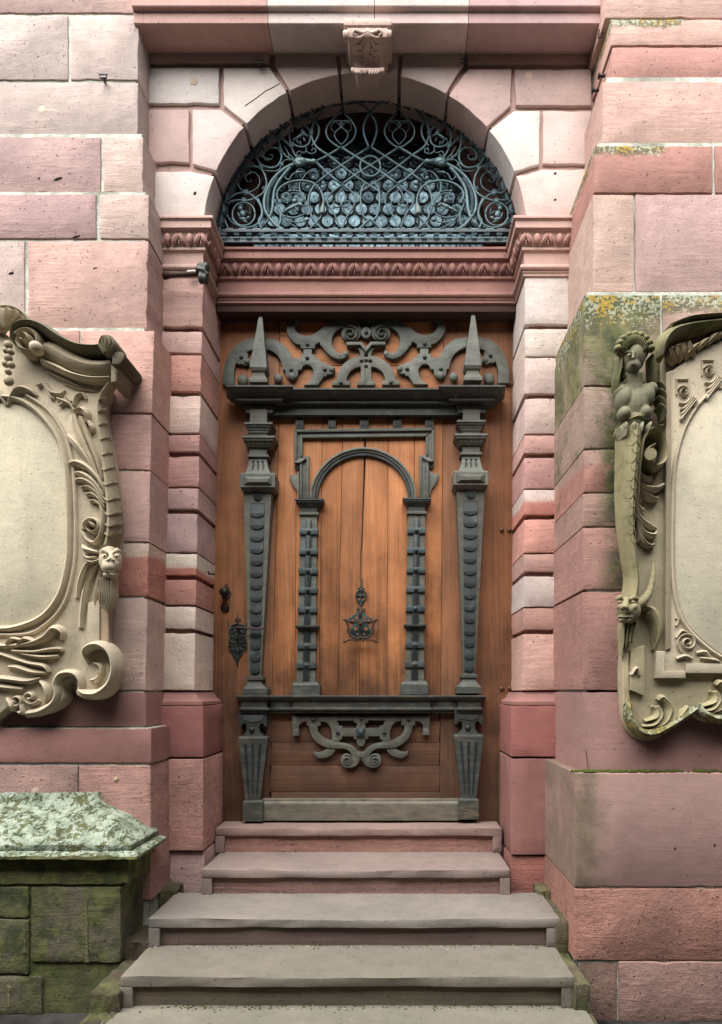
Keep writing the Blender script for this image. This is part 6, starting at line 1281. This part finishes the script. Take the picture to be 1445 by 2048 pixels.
b.add(*tube_geo([P(1238, 1235, 3.315), P(1250, 1236, 3.30), P(1263, 1235, 3.318)], 0.0045, 6)); b.mk('mouth_line', 'dark', gm, None, True)
hp = crom([(1276, 1208, 3.40), (1290, 1198, 3.40), (1301, 1178, 3.41), (1306, 1150, 3.42), (1307, 1122, 3.43)], 6); b = MB()
b.add(*tube_geo([P(*p) for p in hp], [0.026 - 0.018 * i / (len(hp) - 1) + 0.0025 * (i % 3 == 0) for i in range(len(hp))], 10)); b.mk('horn', 'carved', gm, C(168, 154, 114), 50, moss=0.3)
ridges('ear', gm, [[(1282, 1214, 10, 0.05), (1300, 1222, 22, 0.06), (1312, 1250, 26, 0.05), (1311, 1280, 18, 0.035), (1306, 1300, 6, 0.01)], [(1290, 1228, 6, 0.07), (1303, 1250, 8, 0.065), (1306, 1282, 4, 0.03)]], d1 + 0.02, 'carved', C(180, 166, 124), moss=0.3)
ridges('beard', gm, [[(1243 + 8 * i, 1246, 9, 0.06), (1242 + 7 * i, 1262, 10, 0.055), (1243 + 6 * i, 1285, 9, 0.04), (1242 + 7 * i, 1312 - 12 * i, 4, 0.015)] for i in range(4)], 3.44, 'carved', C(176, 162, 120), moss=0.35)
plate('strip', rc_, [(1262, 1300), (1290, 1290), (1290, 1392), (1262, 1380)], d1 - 0.004, 0.04, 'carved', C(190, 174, 134), 0.004, moss=0.25); plate('strip', rc_, [(1246, 1312), (1258, 1305), (1260, 1400), (1248, 1410)], d1 + 0.012, 0.02, 'carved', C(200, 180, 140), 0.004)
ridges('strip_curl', rc_, [[(1262, 1350, 6, 0.02), (1272, 1336, 9, 0.03), (1278, 1350, 7, 0.02)]], d1, 'carved', CT)
# foot scrolls with acanthus
ridges('foot_scroll', rc_, [[(1256, 1400, 10, 0.03), (1258, 1435, 17, 0.06), (1275, 1462, 20, 0.07), (1302, 1466, 22, 0.07), (1332, 1452, 22, 0.065), (1365, 1432, 18, 0.055), (1392, 1416, 9, 0.03)], [(1398, 1408, 10, 0.03), (1404, 1426, 18, 0.06), (1430, 1437, 20, 0.07), (1465, 1434, 20, 0.06), (1510, 1420, 14, 0.04)]], d1 + 0.02, 'carved', C(170, 156, 104), n=6, moss=0.5, lz=1.72, lh=0.5, la=1.0, lx=xpx(1340, 3.4), lw=0.6)
for ox, oy in ((0, 0), (115, -30)):
    ridges('acanthus_leaf', rc_, [[(1282 + ox, 1452 + oy, 6, 0.03), (1305 + ox, 1448 + oy, 11, 0.05), (1318 + ox, 1428 + oy, 13, 0.055), (1312 + ox, 1412 + oy, 9, 0.04)], [(1288 + ox, 1442 + oy, 6, 0.03), (1308 + ox, 1434 + oy, 10, 0.05), (1312 + ox, 1420 + oy, 8, 0.04), (1304 + ox, 1412 + oy, 5, 0.02)], [(1300 + ox, 1458 + oy, 6, 0.03), (1326 + ox, 1444 + oy, 11, 0.05), (1336 + ox, 1416 + oy, 13, 0.055), (1322 + ox, 1394 + oy, 12, 0.05), (1314 + ox, 1400 + oy, 6, 0.03)], [(1316 + ox, 1458 + oy, 6, 0.03), (1342 + ox, 1440 + oy, 11, 0.05), (1348 + ox, 1416 + oy, 9, 0.04)], [(1330 + ox, 1452 + oy, 6, 0.03), (1356 + ox, 1430 + oy, 10, 0.045), (1374 + ox, 1412 + oy, 6, 0.02)]], d1 + 0.02, 'carved', C(186, 172, 130), 0.2, moss=0.3)
# ================================================================== MOSSY PLINTH BESIDE THE STEPS
mp_ = thing('stone_plinth', 'moss-green block plinth with pale lichen-crusted cap left of the steps', 'plinth', P(120, 2040, 3.5))
dp = 3.52; yb = 3.86 - DIST
xe = xpx(243, dp); xc = xpx(274, 3.45)
# cap: cavetto slope and two lips, swept along the front and mitred round the end
zl = zpx(1708, 3.45); xcap = xc
capx = -2.3
zw = zpx(1606, 3.80); zq = zpx(1688, 3.495)
prof = [(-0.345, zw + 0.06), (-0.335, zw + 0.03), (-0.32, zw)] + [(-0.30 + 0.25 * t_, zw - 0.012 + (zq - zw + 0.012) * (0.62 * t_ + 0.38 * t_ ** 2)) for t_ in (0.0, 0.15, 0.3, 0.5, 0.7, 0.85, 1.0)] + [(-0.044, zq - 0.006), (-0.046, zl + 0.010), (-0.05, zl + 0.003), (-0.012, zl - 0.003), (0, zl - 0.012), (0.002, zl - 0.026), (-0.030, zl - 0.034), (-0.066, zl - 0.040), (-0.070, zl - 0.17), (-0.2, zl - 0.172)]
yf = 3.45 - DIST
# subdivide the run so the worn arris can wander
V = []
for i in range(31):
    for o, z in prof: V.append(Vector((capx + (xcap + o - capx) * i / 30, yf - o, z)))
for o, z in prof: V.append(Vector((xcap + o + 0.006, yb + 0.02, z)))
k = len(prof); n = 32
Fc = [(i * k + j, i * k + j + 1, (i + 1) * k + j + 1, (i + 1) * k + j) for i in range(n - 1) for j in range(k - 1)]
V = [v + Vector((0, random.uniform(-1, 1) * 0.003, random.uniform(-1, 1) * 0.004)) for v in V]
top = [f for f in Fc if (f[0] % k) < 14]; low = [f for f in Fc if (f[0] % k) >= 14]
def sub(fs):
    ids = sorted({i for f in fs for i in f}); mp2 = {a: b for b, a in enumerate(ids)}; return [V[i] for i in ids], [tuple(mp2[i] for i in f) for f in fs]
mk('cap', *sub(top), 'rough', mp_, C(120, 112, 84), 40, crust=0.72, moss=0.9)
mk('cap_fascia', *sub(low), 'rough', mp_, C(112, 106, 70), 40, moss=0.82, crust=0.30)
def mblock(x0, x1, y0, y1, col, **pr):
    X0 = max(xpx(x0, dp), -2.3); bevbox('stone_block', mp_, X0 + 0.003, xpx(x1, dp) - 0.003, dp - DIST + pr.pop('back', 0), yb, zpx(y1, dp) + 0.003, zpx(y0, dp) - 0.003, 'rough', col, 0.010, 0.003, 6, **pr)
mblock(-100, 59, 1774, 1836, C(106, 104, 82), moss=0.78, crust=0.24); mblock(-100, 59, 1838, 1950, C(112, 104, 86), moss=0.72, crust=0.16); mblock(61, 243, 1774, 1927, C(116, 106, 90), moss=0.72, crust=0.2)
mblock(-100, 86, 1953, 2030, C(110, 104, 82), moss=0.62); mblock(-100, 92, 2032, 2110, C(112, 106, 84), moss=0.6); mblock(88, 222, 1934, 2110, C(152, 118, 108), moss=0.42, back=0.02)
V, Fc = box_geo(-2.3, xpx(236, dp), dp - DIST + 0.014, yb, -0.02, zpx(1768, dp)); mk('mortar_core', V, Fc, 'rough', mp_, C(96, 96, 60), moss=0.7)
# mortar slits in the block face
for x, y0, y1 in ((174, 1790, 1925), (50, 1856, 1908), (18, 1970, 2015)):
    p = plate('mortar_seam', mp_, [(x - 5, y0), (x + 5, y0 + 5), (x + 1.5, y0 + 12), (x + 2.5, y0 * 0.6 + y1 * 0.4), (x + 1, y0 * 0.3 + y1 * 0.7), (x + 5, y1), (x - 6, y1), (x - 1.5, y0 * 0.35 + y1 * 0.65), (x - 3, y0 * 0.65 + y1 * 0.35), (x - 1, y0 + 10)], dp - 0.004, 0.02, 'rough', C(128, 122, 84), 0.002, moss=0.55)
# the plinth's flank carries on back to the jamb base; earth and rubble fill the slot beside the steps
bevbox('infill_block', mp_, xe - 0.2, xe - 0.001, yb - 0.05, D_B - DIST + 0.02, 0.0, zpx(1722, 4.12), 'rough', C(186, 160, 146), 0.01, 0.004, 5, soot=0.3)
for y0_, y1_, z_ in ((2.3 - DIST, 3.17 - DIST, ZC - 1.49), (3.17 - DIST, 3.57 - DIST, ZC - 1.40), (3.57 - DIST, 3.98 - DIST, ZC - 1.31), (3.98 - DIST, 4.14 - DIST, ZC - 1.16)):
    bevbox('rubble_fill', mp_, xe - 0.01, xpx(297, 3.573) + 0.012, y0_, y1_, 0.0, z_, 'rough', C(84, 72, 58), 0.012, 0.006, 5, moss=0.6)
# ================================================================== SMALL IRONWORK
def hook(x, y, d, label, flip=False):
    t = thing('iron_hook', label, 'hook', P(x, y + 8, d), 'iron hooks left in the masonry')
    b = MB(); s_ = -1 if flip else 1; pts = [(x - 9 * s_, y - 4), (x + 8 * s_, y - 4), (x + 6 * s_, y + 3), (x - 6 * s_, y + 3)]
    q = [P(a, c, d - 0.045) for a, c in pts]; b.add(*tube_geo(q, 0.0045, 6, True)); b.mk('eye', 'black', t, None, True)
    V, Fc = tube_geo([P(x + 2, y + 3, d - 0.045), P(x + 3, y + 9, d - 0.02), P(x + 3, y + 11, d + 0.02)], [0.005, 0.007, 0.008], 7); mk('shank', V, Fc, 'black', t, None, True)
hook(207, 153, 4.0, 'small black iron eye hook in the pale wall left of the arch'); hook(519, 124, D_J, 'small iron eye hook in the groove under the cornice left of the bracket'); hook(929, 122, D_J, 'small iron eye hook in the joint under the cornice right of the bracket', True)
t = thing('iron_hook', 'thin iron ring hook on the inner face of the right pier near the top', 'hook', P(1201, 66, 3.98), 'iron hooks left in the masonry')
V, Fc = tube_geo([P(a, c, d) for a, c, d in ((1198, 60, 3.96), (1207, 58, 3.95), (1205, 74, 3.95), (1197, 76, 3.96))], 0.0042, 6, True); mk('eye', V, Fc, 'rust', t, None, True)
for x, y, d, lab in ((1201, 152, 3.93, 'upper black iron peg on the right pier edge'), (1188, 181, 4.03, 'lower black iron peg on the right pier edge')):
    t = thing('iron_peg', lab, 'peg', P(x, y, d)); b = MB(); V, Fc = tube_geo([P(x + 10, y, d), P(x - 2, y, d)], 0.008, 8); mk('shank', V, Fc, 'black', t, None, True)
    V, Fc = tube_geo([P(x - 4, y, d), P(x - 1, y, d)], 0.016, 12); mk('head', V, Fc, 'black', t, None, True)
# rusted rod with a dark cast head beside the impost
t = thing('wall_rod', 'rusty iron rod with dark cast head fixed below the left impost', 'rod', P(330, 548, 4.1))
V, Fc = tube_geo([P(328, 552, 4.10), P(345, 550, 4.09), P(400, 547, 4.07)], [0.022, 0.014, 0.013], 10); mk('rod', V, Fc, 'rust', t, None, True)
b = MB(); k = 4.05 / F
for x, y, rx, ry in ((403, 535, 10, 9), (408, 545, 9, 12), (403, 556, 7, 12), (412, 557, 6, 12), (398, 540, 7, 6), (414, 535, 6, 10)): b.add(*ell_geo(P(x, y, 4.05), (rx * k, 0.030, ry * k), 0, 10, 8))
b.add(*tube_geo([P(393, 537, 4.03), P(405, 538, 4.02), P(418, 549, 4.03)], 0.008, 8)); remeshed(b, 'cast_head', 0.006, simple('bronze_head', (0.045, 0.050, 0.042), 0.5, 0.4), t, None, 1)
plate('paper_tag', t, [(374, 540), (395, 539), (395, 546), (374, 547)], 4.13, 0.01, 'carved', C(240, 225, 215), 0.001)
t = thing('latch_pin', 'small bent iron latch pin in the left jamb beside the knob', 'latch', P(418, 1147, 4.38))
V, Fc = tube_geo([P(417, 1143, 4.36), P(418, 1148, 4.38), P(430, 1148, 4.40)], 0.006, 6); mk('pin', V, Fc, 'black', t, None, True)

# scars in the masonry: tool holes, hairline cracks and a plug
def scar(par, pts, d, name='chip'): plate(name, par, pts, d - 0.0012 - 0.0022, 0.006, 'dark', None, 0)
for par, x, y, w_, h_, d in ((lp, 117, 357, 9, 2.6, 3.97), (lp, 152, 473, 8, 1.8, 3.917), (lp, 78, 356, 2, 2, 3.97), (lp, 190, 536, 5, 1.2, 3.917), (aw, 390, 386, 3.5, 3, D_J), (aw, 1111, 346, 3, 2, D_J), (aw, 1111, 399, 3, 1.6, D_J), (lp, 22, 546, 6, 2, 3.917), (rp, 1351, 1697, 2, 2, 3.45), (rp, 1430, 1690, 2, 2, 3.45)):
    n_ = 9; scar(par, [(x + w_ * math.cos(2 * math.pi * i / n_) * random.uniform(0.7, 1.1), y + h_ * math.sin(2 * math.pi * i / n_) * random.uniform(0.7, 1.1) - 0.25 * w_ * math.cos(2 * math.pi * i / n_)) for i in range(n_)], d)
def crack(par, l, d, w_=0.5):
    q = crom(l, 5); scar(par, [(x, y - w_ * random.uniform(0.4, 1)) for x, y in q] + [(x, y + w_ * random.uniform(0.4, 1)) for x, y in q[::-1]], d, 'hairline_crack')
crack(aw, [(490, 211), (512, 196), (532, 181), (541, 177), (560, 166)], D_J, 0.22); crack(rp, [(1172, 1500), (1180, 1560)], 3.53, 0.3)
plate('round_plug', lp, arcpts(231, 1558, 4, 0, 340, 10), 3.815, 0.012, 'smooth', C(226, 200, 150), 0.001); plate('round_plug', lp, arcpts(71, 1584, 8, 0, 340, 12), 3.815, 0.012, 'smooth', C(206, 180, 160), 0.001)
